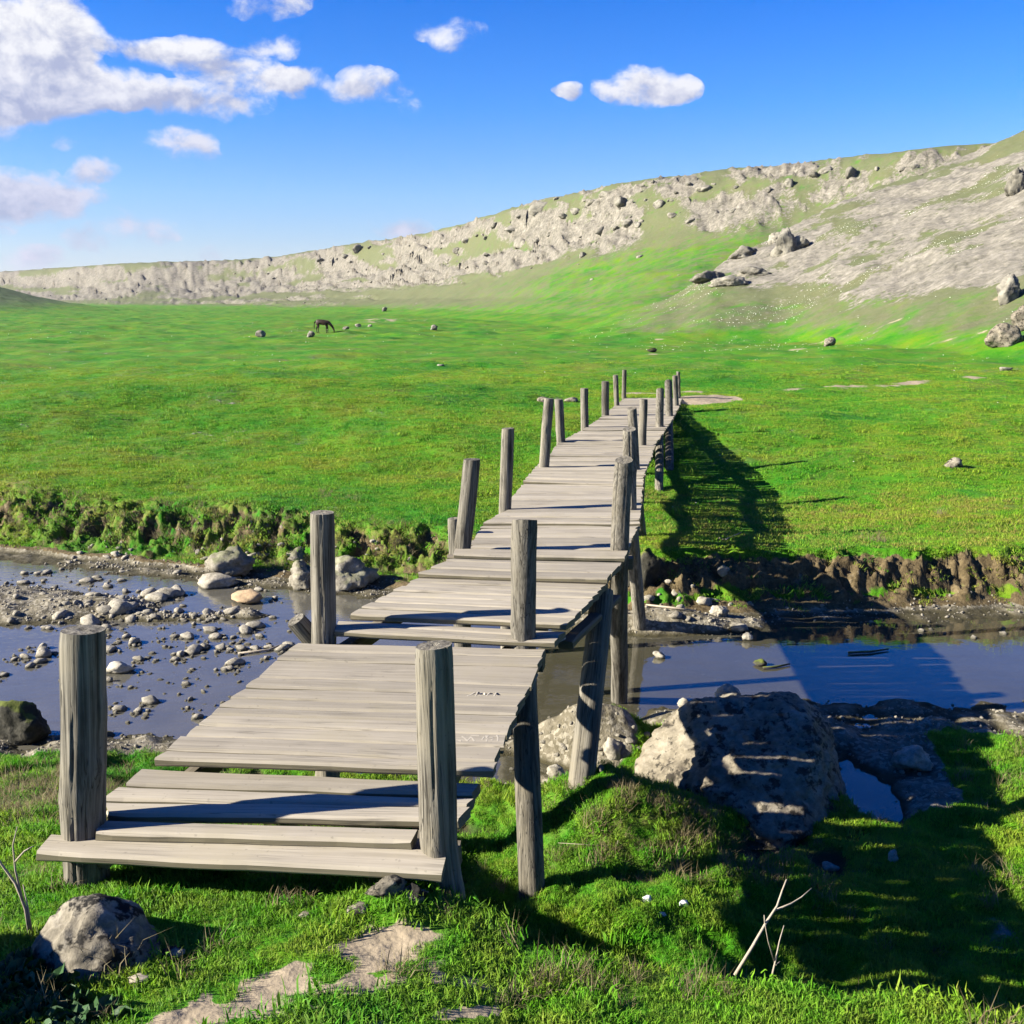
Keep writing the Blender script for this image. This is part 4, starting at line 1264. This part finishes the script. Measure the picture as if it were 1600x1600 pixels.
# boulders on the ridge
CRAG = [rock_mesh('crag_boulder', 3, (1, random.uniform(.7, 1), random.uniform(.6, .9)), 300 + i, nplanes=9, rough=.2, fine=.1) for i in range(8)]
for m_ in CRAG: m_.materials.append(M['crag'])
RIDGE = [(940, 360, 26), (962, 357, 20), (980, 356, 22), (995, 353, 14), (912, 400, 13), (970, 296, 26), (1010, 290, 16), (1100, 297, 20), (1115, 290, 14), (845, 330, 26), (800, 358, 18), (775, 352, 16), (760, 372, 20), (815, 384, 22), (840, 380, 22), (858, 372, 14), (730, 378, 14), (715, 392, 18), (690, 388, 18), (880, 340, 20), (900, 332, 18), (870, 312, 18), (925, 318, 18), (945, 305, 16), (1030, 322, 18), (1050, 340, 20), (1080, 345, 18), (1145, 330, 16),
         (1200, 300, 18), (1230, 290, 18), (1270, 275, 20), (1330, 272, 22), (1290, 268, 16), (1370, 265, 20), (560, 392, 26), (578, 388, 18), (540, 402, 20), (600, 398, 18), (640, 385, 14), (500, 410, 14), (440, 412, 12), (420, 416, 12), (580, 440, 9), (545, 425, 10), (650, 420, 9), (700, 412, 9), (690, 436, 8), (760, 400, 9), (985, 340, 10), (1150, 275, 10), (1020, 285, 10), (1430, 262, 16), (1410, 268, 12), (1440, 256, 10), (1000, 402, 9), (1140, 405, 6), (1060, 430, 6)]
for _ in range(110):
    t = random.random()
    x_ = random.uniform(60, 1080)
    ytop = np.interp(x_, [30, 200, 430, 560, 640, 740, 850, 1000, 1150], [430, 415, 405, 380, 373, 345, 308, 285, 268])
    y_ = ytop + 6 + abs(random.gauss(0, 1)) * np.interp(x_, [0, 400, 900, 1100], [22, 38, 50, 36])
    RIDGE.append((x_, min(y_, 505), random.uniform(3.5, 9) * np.interp(x_, [0, 500, 800], [.6, .9, 1.15])))
for x_, y_, w_ in RIDGE:
    crest_ = np.interp(x_, [30, 200, 430, 560, 640, 740, 850, 1000, 1150, 1300, 1440], [430, 415, 405, 380, 373, 345, 308, 285, 268, 258, 248])
    if y_ < crest_ + 9 and random.random() < .55: y_ += random.uniform(10, 26)
    w_ *= random.choice((.6, .8, 1.0, 1.25)) * (.65 if x_ < 720 else 1)
    p = on_land(x_, y_)
    if p is None or p.y < 60: continue
    D = p.y * CP + (CAM_Z - p.z) * SP
    s = w_ * D / 1600 / 2
    zn_ = 0 if x_ < 480 else (1 if x_ < 740 else (2 if x_ < 1000 else 3))
    lab = ('far grey boulder on the hazy left end of the ridge', 'grey boulder on the low middle part of the ridge above the horse', 'grey boulder on the steep grassy part of the ridge left of the green slope', 'grey boulder on the high right part of the ridge above the green slope')[zn_]
    grp = ('boulders on the left end of the ridge', 'boulders on the middle of the ridge', 'boulders on the steep part of the ridge', 'boulders on the high right ridge')[zn_]
    set_stone('boulder', random.choice(CRAG), M['crag'], (p.x, p.y, p.z - s * .08), random.uniform(0, 6.28), (s * 1.15, s, s * random.uniform(.6, .95)), lab, 'boulder', grp, (random.uniform(-.3, .3), random.uniform(-.3, .3)))


# ------------------------------------------------------------------ horse (grazing, seen from its right side)
def horse():
    p = on_land(503, 521)
    p.z = zland(p.x, p.y)
    root = empty('horse', p, 0)
    tag(root, 'dark brown horse grazing with lowered head far out on the meadow', 'horse')
    J = {  # joint: (x forward, y side, z, radius x, radius y)
        'rump': (-.62, 0, 1.22, .20, .26), 'croup': (-.42, 0, 1.25, .27, .29), 'loin': (-.10, 0, 1.17, .30, .30), 'barrel': (.20, 0, 1.12, .34, .33), 'wither': (.50, 0, 1.17, .31, .29), 'chest': (.72, 0, 1.08, .24, .23),
        'neck1': (.95, 0, .92, .20, .14), 'neck2': (1.12, 0, .68, .15, .11), 'poll': (1.24, 0, .50, .12, .095), 'cheek': (1.28, 0, .38, .105, .085), 'muzz': (1.30, 0, .16, .06, .055), 'nose': (1.31, 0, .07, .045, .045)}
    E = [('rump', 'croup'), ('croup', 'loin'), ('loin', 'barrel'), ('barrel', 'wither'), ('wither', 'chest'), ('chest', 'neck1'), ('neck1', 'neck2'), ('neck2', 'poll'), ('poll', 'cheek'), ('cheek', 'muzz'), ('muzz', 'nose')]

    def leg(nm, root_, pts):
        prev = root_
        for i, q in enumerate(pts):
            J[nm + str(i)] = q; E.append((prev, nm + str(i))); prev = nm + str(i)
    for s, sw, nm in ((.15, .0, 'hr'), (-.15, .26, 'hl')):
        leg(nm, 'croup', [(-.46, s * .8, 1.0, .17, .13), (-.38 + sw * .4, s, .78, .13, .095), (-.60 + sw, s, .52, .062, .055), (-.58 + sw, s, .20, .042, .042), (-.54 + sw, s, .08, .05, .05), (-.50 + sw, s, .02, .058, .058)])
    for s, sw, nm in ((.14, .05, 'fr'), (-.14, -.04, 'fl')):
        leg(nm, 'wither', [(.52, s * .85, .92, .13, .10), (.55 + sw * .3, s, .70, .08, .075), (.56 + sw, s, .42, .058, .052), (.55 + sw, s, .18, .040, .040), (.57 + sw, s, .07, .048, .048), (.60 + sw, s, .02, .055, .055)])
    for s, nm in ((.05, 'er'), (-.05, 'el')):
        J[nm] = (1.20, s * 1.6, .58, .018, .018); E.append(('poll', nm))
    keys = list(J)
    me = bpy.data.meshes.new('horse_body')
    me.from_pydata([J[k][:3] for k in keys], [(keys.index(a), keys.index(b)) for a, b in E], [])
    ob = bpy.data.objects.new('body', me)
    COL.objects.link(ob)
    sk = ob.modifiers.new('skin', 'SKIN')
    for i, k in enumerate(keys):
        me.skin_vertices[0].data[i].radius = J[k][3:5]
        me.skin_vertices[0].data[i].use_root = (k == 'croup')
    sd = ob.modifiers.new('sub', 'SUBSURF'); sd.levels = 2; sd.render_levels = 2
    dg = bpy.context.evaluated_depsgraph_get()
    nm_ = bpy.data.meshes.new_from_object(ob.evaluated_get(dg))
    bpy.data.objects.remove(ob)
    nm_.polygons.foreach_set('use_smooth', np.ones(len(nm_.polygons), bool))
    nm_.materials.clear()
    link('body', nm_, M['horse'], root)

    def strip(name, pts, rad):
        o = tube(name, pts, rad, M['horse'], 6); o.parent = root
    strip('tail', [(-.62, 0, 1.26), (-.74, .01, 1.10), (-.80, .02, .80), (-.78, .02, .45)], [.05, .075, .075, .02])
    strip('mane', [(.62, 0, 1.36), (.90, 0, 1.12), (1.10, 0, .86), (1.24, 0, .64), (1.32, 0, .50)], [.03, .05, .05, .045, .02])
    root.scale = (.80, .80, .80)
    root.rotation_euler = (0, 0, R(-4))
    return root


def tube(name, pts, rad, mat, sides=6):
    pts = [Vector(p) for p in pts]
    if not isinstance(rad, (list, tuple)): rad = [rad] * len(pts)
    vs, fs = [], []
    for i, p in enumerate(pts):
        d = (pts[min(i + 1, len(pts) - 1)] - pts[max(i - 1, 0)]).normalized()
        u = d.orthogonal().normalized() if abs(d.z) > .95 else d.cross(Vector((0, 0, 1))).normalized()
        v = d.cross(u)
        for k in range(sides):
            a = 2 * math.pi * k / sides
            vs.append(p + (u * math.cos(a) + v * math.sin(a)) * rad[i])
    for i in range(len(pts) - 1):
        for k in range(sides):
            fs.append((i * sides + k, i * sides + (k + 1) % sides, (i + 1) * sides + (k + 1) % sides, (i + 1) * sides + k))
    fs.append(tuple(range(sides))[::-1]); fs.append(tuple((len(pts) - 1) * sides + k for k in range(sides)))
    me = bpy.data.meshes.new(name)
    me.from_pydata([tuple(v) for v in vs], [], fs)
    me.polygons.foreach_set('use_smooth', np.ones(len(fs), bool))
    return link(name, me, mat)


horse()


# ------------------------------------------------------------------ twigs, litter, dry stems
def branchy(name, base, label, cat, main, side, r0, mat=None):
    root = empty(name, base)
    tag(root, label, cat)
    k = len(main)
    o = tube('stem', [Vector(p) - base for p in main], [r0 * (1 - .6 * i / (k - 1)) for i in range(k)], mat or M['twig'])
    o.parent = root
    for s in side:
        o = tube('twig', [Vector(p) - base for p in s], [r0 * .6 * (1 - .6 * i / (len(s) - 1)) for i in range(len(s))], mat or M['twig'])
        o.parent = root


yb = 3.12
P = lambda x, y, yy=yb: at_y(x, y, yy)
branchy('dead_branch', P(1150, 1522), 'bare forked dead branch standing against the bridge shadow', 'branch', [P(1148, 1524), P(1175, 1480, 3.16), P(1198, 1440, 3.2), P(1214, 1416, 3.22), P(1222, 1392, 3.24), P(1229, 1374, 3.25)],
        [[P(1212, 1422, 3.22), P(1236, 1412, 3.26), P(1252, 1402, 3.28), P(1268, 1388, 3.3)], [P(1196, 1448, 3.2), P(1194, 1430, 3.19)]], .0065)
branchy('dead_branch', P(1207, 1526), 'thin bare twig beside the forked dead branch', 'branch', [P(1206, 1526), P(1212, 1500, 3.15), P(1218, 1470, 3.16), P(1225, 1446, 3.18)], [[P(1211, 1506, 3.15), P(1200, 1470, 3.14), P(1194, 1438, 3.12)], [P(1212, 1508, 3.15), P(1219, 1502, 3.16)]], .004)
b0 = on_land(50, 1462)
bs_ = lambda x, y: at_y(x, y, b0.y)
branchy('dry_stem', b0, 'dry upright plant stalks on the grass at the far left', 'dry plant', [bs_(48, 1466), bs_(40, 1420), bs_(24, 1380), bs_(2, 1350), bs_(-15, 1320)], [[bs_(36, 1410), bs_(24, 1360), bs_(20, 1320), bs_(27, 1292)], [bs_(50, 1460), bs_(44, 1420), bs_(36, 1382)], [bs_(24, 1346), bs_(38, 1330), bs_(52, 1322)]], .007)
t0 = on_land(965, 1330); tb = lambda x, y: at_y(x, y, t0.y)
branchy('dry_stem', t0, 'straw cross of two dry stems below the slanting prop', 'dry plant', [tb(958, 1360), tb(960, 1335), tb(966, 1312)], [[tb(964, 1322), tb(920, 1320), tb(872, 1317)]], .005)
for k, (x0, y0, x1, y1, lb) in enumerate(((1000, 1432, 990, 1470, 0), (1215, 1322, 1200, 1345, 0))):
    pass
for (pts, lb) in ((((372, 1024, 0), (420, 1018, 0), (452, 1006, 0)), 'straw reed lying across stones left of the bridge'), (((1010, 948, 0), (1050, 952, 0), (1088, 957, 0)), 'straw reed lying on the mud right of the bridge legs'),
                  (((1325, 1023, 0), (1360, 1021, 0), (1388, 1017, 0)), 'dark stick floating on the blue water on the right'), (((1192, 1047, 0), (1212, 1045, 0), (1234, 1040, 0)), 'short dark stick floating beside the dark stone'),
                  (((1098, 938, 0), (1112, 942, 0), (1124, 944, 0)), 'short straw leaning on the white stone of the far margin'), (((1122, 842, 0), (1132, 846, 0), (1158, 834, 0)), 'crooked grey stick on the bank edge in the bridge shadow')):
    pl = [on_land(x, y, zmin=ZW) + Vector((0, 0, .015)) for x, y, _ in pts]
    o = tube('reed' if 'reed' in lb or 'straw' in lb else 'stick', [p - pl[0] for p in pl], [.012, .012, .007], M['mossy'] if 'dark' in lb else M['twig'])
    o.location = pl[0]
    tag(o, lb, 'stick')
for x_, y_, w_, lb in ((1012, 1414, 18, 'crumpled white scrap of litter on the grass below the bridge, larger one'), (1034, 1433, 12, 'small white scrap nearest the larger scrap on the grass below the bridge'), (1068, 1424, 20, 'white scrap half in the post shadow below the bridge')):
    stone_px('litter', x_, y_, w_, w_ * .6, M['white'], lb, 'litter', None, 3, x_, rough=.3, fine=.25)
for x_, y_, w_, lb in ((265, 1500, 44, 'tan stone half sunk in the grass right of the lichened rock'), (560, 1432, 40, 'tan stone in the grass below the front plank'), (475, 1437, 22, 'white chip of stone in the grass below the front plank'), (215, 1540, 34, 'broken piece of wood on the grass near the lichened rock')):
    stone_px('stone', x_, y_, w_, w_ * .3, M['lichen'] if 'wood' not in lb else M['twig'], lb, 'stone' if 'wood' not in lb else 'wood', None, 3, x_)


# weeds in the lower left corner: broad dark leaves
def weed(px, py, seed, n, size, label):
    p = on_land(px, py)
    root = empty('weed', p)
    tag(root, label, 'plant', 'dark leafy weeds in the lower left corner')
    rs = random.Random(seed)
    for k in range(n):
        a = rs.uniform(0, 6.28); ln = size * rs.uniform(.6, 1.2); up = rs.uniform(.25, 1.1)
        d = Vector((math.cos(a), math.sin(a), up)).normalized(); sd = Vector((-math.sin(a), math.cos(a), rs.uniform(-.4, .4))).normalized()
        vs = [];
        wds = [.10, .32, .40, .30, .04]
        st = Vector((math.cos(a), math.sin(a), 0)) * .02
        for i, w_ in enumerate(wds):
            t = i / 4
            c_ = st + d * ln * t + Vector((0, 0, -ln * .45 * t * t))
            vs += [c_ - sd * w_ * ln * .5 + Vector((0, 0, .02 * (i % 2))), c_ - Vector((0, 0, .012)), c_ + sd * w_ * ln * .5]
        fs = []
        for i in range(4):
            for j in range(2):
                fs.append((i * 3 + j, i * 3 + j + 1, i * 3 + j + 4, i * 3 + j + 3))
        me = bpy.data.meshes.new('leaf'); me.from_pydata([tuple(v) for v in vs], [], fs)
        link('leaf', me, M['leaf'], root)


for i, (x_, y_) in enumerate(((20, 1530), (70, 1560), (10, 1580), (110, 1590), (50, 1600), (0, 1545), (-30, 1570), (150, 1598), (40, 1555), (90, 1575))):
    weed(x_, y_, i, 16, .11, 'dark broad leaved weed in the lower left corner of the grass')


# ------------------------------------------------------------------ grass, gravel, flowers (uncountable): instanced tufts
PROTOCOL = {}


def proto_collection(name, meshes, mat):
    c = bpy.data.collections.new(name)
    for i, me in enumerate(meshes):
        if not me.materials: me.materials.append(mat)
        o = bpy.data.objects.new(name + '_piece', me)
        c.objects.link(o)
    return c


def tuft(seed, n, spread, h, wd, lean=.5):
    rs = np.random.default_rng(seed)
    vs, fs, tn = [], [], []
    for k in range(n):
        a = rs.uniform(0, 6.28); rd = spread * math.sqrt(rs.uniform())
        bx, by = rd * math.cos(a), rd * math.sin(a)
        la = rs.uniform(0, 6.28); ll = h * rs.uniform(.1, lean)
        hh = h * rs.uniform(.5, 1.1)
        wa = rs.uniform(0, 3.14); ww = wd * rs.uniform(.6, 1.2) / 2
        ux, uy = math.cos(wa) * ww, math.sin(wa) * ww
        i = len(vs)
        mx, my = bx + math.cos(la) * ll * .35, by + math.sin(la) * ll * .35
        tx, ty = bx + math.cos(la) * ll, by + math.sin(la) * ll
        vs += [(bx - ux, by - uy, -.01), (bx + ux, by + uy, -.01), (mx + ux * .8, my + uy * .8, hh * .6), (mx - ux * .8, my - uy * .8, hh * .6), (tx, ty, hh)]
        fs += [(i, i + 1, i + 2), (i, i + 2, i + 3), (i + 3, i + 2, i + 4)]
        tv = rs.uniform(); tn += [tv] * 5
    me = mesh_np('tuft', vs, fs, False)
    attr(me, 'tint', tn)
    return me


def scatter(name, pts, rots, scls, coll, kind='stuff'):
    me = bpy.data.meshes.new(name)
    me.vertices.add(len(pts)); me.vertices.foreach_set('co', np.asarray(pts, np.float32).ravel())
    a = me.attributes.new('rot', 'FLOAT_VECTOR', 'POINT'); a.data.foreach_set('vector', np.asarray(rots, np.float32).ravel())
    a = me.attributes.new('scl', 'FLOAT', 'POINT'); a.data.foreach_set('value', np.asarray(scls, np.float32))
    o = bpy.data.objects.new(name, me)
    COL.objects.link(o)
    ng = bpy.data.node_groups.new(name + '_scatter', 'GeometryNodeTree')
    ng.interface.new_socket('Geometry', in_out='INPUT', socket_type='NodeSocketGeometry')
    ng.interface.new_socket('Geometry', in_out='OUTPUT', socket_type='NodeSocketGeometry')
    N = ng.nodes; Lk = ng.links
    gi = N.new('NodeGroupInput'); go = N.new('NodeGroupOutput')
    ci = N.new('GeometryNodeCollectionInfo'); ci.inputs[0].default_value = coll; ci.inputs['Separate Children'].default_value = True; ci.inputs['Reset Children'].default_value = True
    ip = N.new('GeometryNodeInstanceOnPoints'); ip.inputs['Pick Instance'].default_value = True
    rv = N.new('GeometryNodeInputNamedAttribute'); rv.data_type = 'FLOAT_VECTOR'; rv.inputs[0].default_value = 'rot'
    sv = N.new('GeometryNodeInputNamedAttribute'); sv.data_type = 'FLOAT'; sv.inputs[0].default_value = 'scl'
    Lk.new(gi.outputs[0], ip.inputs['Points']); Lk.new(ci.outputs[0], ip.inputs['Instance'])
    er = N.new('FunctionNodeEulerToRotation')
    Lk.new(rv.outputs[0], er.inputs[0]); Lk.new(er.outputs[0], ip.inputs['Rotation'])
    Lk.new(sv.outputs[0], ip.inputs['Scale'])
    Lk.new(ip.outputs[0], go.inputs[0])
    md = o.modifiers.new('scatter', 'NODES'); md.node_group = ng
    o['kind'] = kind
    return o


def sample(n, r0, r1, a0=-31, a1=31):
    r = np.sqrt(RNG.uniform(r0 * r0, r1 * r1, n)); p = np.radians(RNG.uniform(a0, a1, n))
    return r * np.sin(p), r * np.cos(p)


def grass_field(name, n, r0, r1, coll, smin, smax, thr=.5, extra=None, fade=None):
    x, y = sample(n, r0, r1)
    z, mk = land(x, y)
    ns = fbm(x * 3.3 + 5, y * 3.3, 3, 131)
    bare = np.maximum.reduce([mk['path'] * 1.2, mk['gravel'] * 1.25, mk['soil'] * .95, mk['rock']])
    keep = (z > ZW + .035) & (bare + .30 * ns < thr)
    if extra is not None: keep &= extra(x, y, z, mk)
    x, y, z, ns = x[keep], y[keep], z[keep], ns[keep]
    if fade:
        kk = RNG.uniform(size=len(x)) < 1 - sst(np.hypot(x, y), fade, r1)
        x, y, z, ns = x[kk], y[kk], z[kk], ns[kk]
    k = len(x)
    e = .02
    gx = (land(x + e, y)[0] - z) / e; gy = (land(x, y + e)[0] - z) / e
    rot = np.stack([np.clip(gy, -1, 1) * .5, -np.clip(gx, -1, 1) * .5, RNG.uniform(0, 6.28, k)], -1)
    sc = RNG.uniform(smin, smax, k) * (1 + .60 * np.clip(ns, -1, 1))
    return scatter(name, np.stack([x, y, z], -1), rot, sc, coll)


cg_near = proto_collection('near_tuft', [tuft(500 + i, 36, .05, .024, .0042, 1.1) for i in range(7)], M['blade'])
cg_far = proto_collection('far_tuft', [tuft(520 + i, 44, .13, .026, .008, 1.2) for i in range(5)], M['blade'])
cg_dry = proto_collection('dry_tuft', [tuft(540 + i, 26, .05, .10, .0032, 1.3) for i in range(5)], M['dry'])
grass_field('grass', 36000, 2.0, 8.5, cg_near, .55, 1.2)
grass_field('meadow_grass', 110000, 8.5, 44, cg_far, .5, 1.1, .45, None, 14)
cl_ = lambda x, y, z, mk: (fbm(x * .5, y * .5, 3, 191) > .32) | (RNG.uniform(size=len(x)) < .08)
grass_field('meadow_weeds', 9000, 10.5, 40, cg_near, 1.2, 2.6, .45, cl_)
grass_field('long_grass', 1100, 2.4, 8.4, cg_near, 1.2, 2.0, .55, lambda x, y, z, mk: fbm(x * 1.7, y * 1.7, 3, 193) > .12)
grass_field('dry_grass', 16000, 2.6, 8.2, cg_dry, .45, 1.1, .6, lambda x, y, z, mk: (RNG.uniform(size=len(x)) < np.clip(mk['dry'] * .6 - .04, .015, 1)))
grass_field('bank_grass', 15000, 11.0, 17, cg_dry, .5, 1.2, .75, lambda x, y, z, mk: (RNG.uniform(size=len(x)) < np.clip(mk['dry'] * .5 - .12, 0, 1)))
cg_bank = proto_collection('bank_tuft', [tuft(560 + i, 36, .10, .034, .008, 1.4) for i in range(5)], M['bankblade'])
grass_field('bank_turf', 11000, 11.5, 17, cg_bank, .5, 1.2, 1.1, lambda x, y, z, mk: ((mk['soil'] < .5) | ((x > .8) & (fbm(x * 2.2, y * 3, 3, 171) > .12))) & (RNG.uniform(size=len(x)) < np.clip(mk['dry'] * .7 - .1 + .6 * (x > .8), .0, 1)))
# gravel
gst = proto_collection('pebble', [rock_mesh('pebble', 1, (1, .8, .6), 700 + i, rough=.2) for i in range(5)], M['stone'])
x, y = sample(60000, 6.2, 14.5)
z, mk = land(x, y)
den = mk['gravel'] * sst(z, ZW - .05, ZW + .02) * (.30 + .7 * sst(fbm(x * .8, y * .8, 3, 141), -.1, .5)) + mk['soil'] * .25 * (z < ZW + .18)
den = den + mk['gravel'] * .05 * (x < 0)
keep = RNG.uniform(size=len(x)) < np.clip(den, 0, 1) * np.where(x < .2, .75, .5)
x, y, z = x[keep], y[keep], z[keep]
k = len(x)
scatter('gravel', np.stack([x, y, z], -1), RNG.uniform(0, 6.28, (k, 3)), .008 + .022 * RNG.uniform(size=k) ** 2.5, gst)
rub = proto_collection('rubble', [rock_mesh('rubble', 1, (1, .8, .6), 760 + i, rough=.3) for i in range(8)], M['stone'])
qs = []
for q_ in ZST:
    for _ in range(16 if q_[2] > 55 else 7):
        X_, Y_, _w = rz4(q_[0] + random.gauss(0, 45), q_[1] + random.gauss(0, 16), 0)
        p = at(X_, Y_, ZW)
        qs.append((p.x, p.y))
qs = np.array(qs)
z, mk = land(qs[:, 0], qs[:, 1])
z = np.maximum(z, ZW - .012)
k = len(qs)
scatter('rubble', np.stack([qs[:, 0], qs[:, 1], z], -1), RNG.uniform(0, 6.28, (k, 3)), .014 + .034 * RNG.uniform(size=k) ** 1.8, rub)
# white flowers and chips on the far turf
pet = proto_collection('flower', [rock_mesh('flower', 1, (1, 1, .6), 720 + i, rough=.2) for i in range(2)], M['petal'])
x1, y1 = sample(26000, 26, 100, 2, 32); x2, y2 = sample(1500, 13, 120, -32, 32)
x = np.concatenate([x1, x2]); y = np.concatenate([y1, y2])
z, mk = land(x, y)
cl = fbm(x * .12, y * .12, 3, 151)
keep = (mk['rock'] < .6) & (RNG.uniform(size=len(x)) < np.where(np.arange(len(x)) < len(x1), sst(cl, -.25, .5) * (.22 + .78 * sst(z, .0, 1.5)) * sst(np.hypot(x, y), 30, 60) * sst(x / y, .03, .2), .5))
x, y, z = x[keep], y[keep], z[keep]
k = len(x)
rdist = np.hypot(x, y)
scatter('white_flowers', np.stack([x, y, z + .02], -1), np.zeros((k, 3)), (.009 + .022 * RNG.uniform(size=k) ** 2.5) * np.clip(rdist / 45, .5, 1.5), pet)

# ------------------------------------------------------------------ air: far things fade
hz = bpy.data.meshes.new('haze')
hx, hz0, hz1 = 5100, -11, 135
hz.from_pydata([(x_, y_, z_) for x_ in (-hx, hx) for y_ in (-hx, hx) for z_ in (hz0, hz1)], [], [(0, 1, 3, 2), (4, 6, 7, 5), (0, 4, 5, 1), (2, 3, 7, 6), (0, 2, 6, 4), (1, 5, 7, 3)])
m, g, out = new_mat('haze')
pv = g.n('VolumePrincipled', {'Density': .00005, 'Color': (.86, .90, 1.0)})
g.put(out.inputs[1], pv)
tag(link('haze', hz, m), kind='stuff')
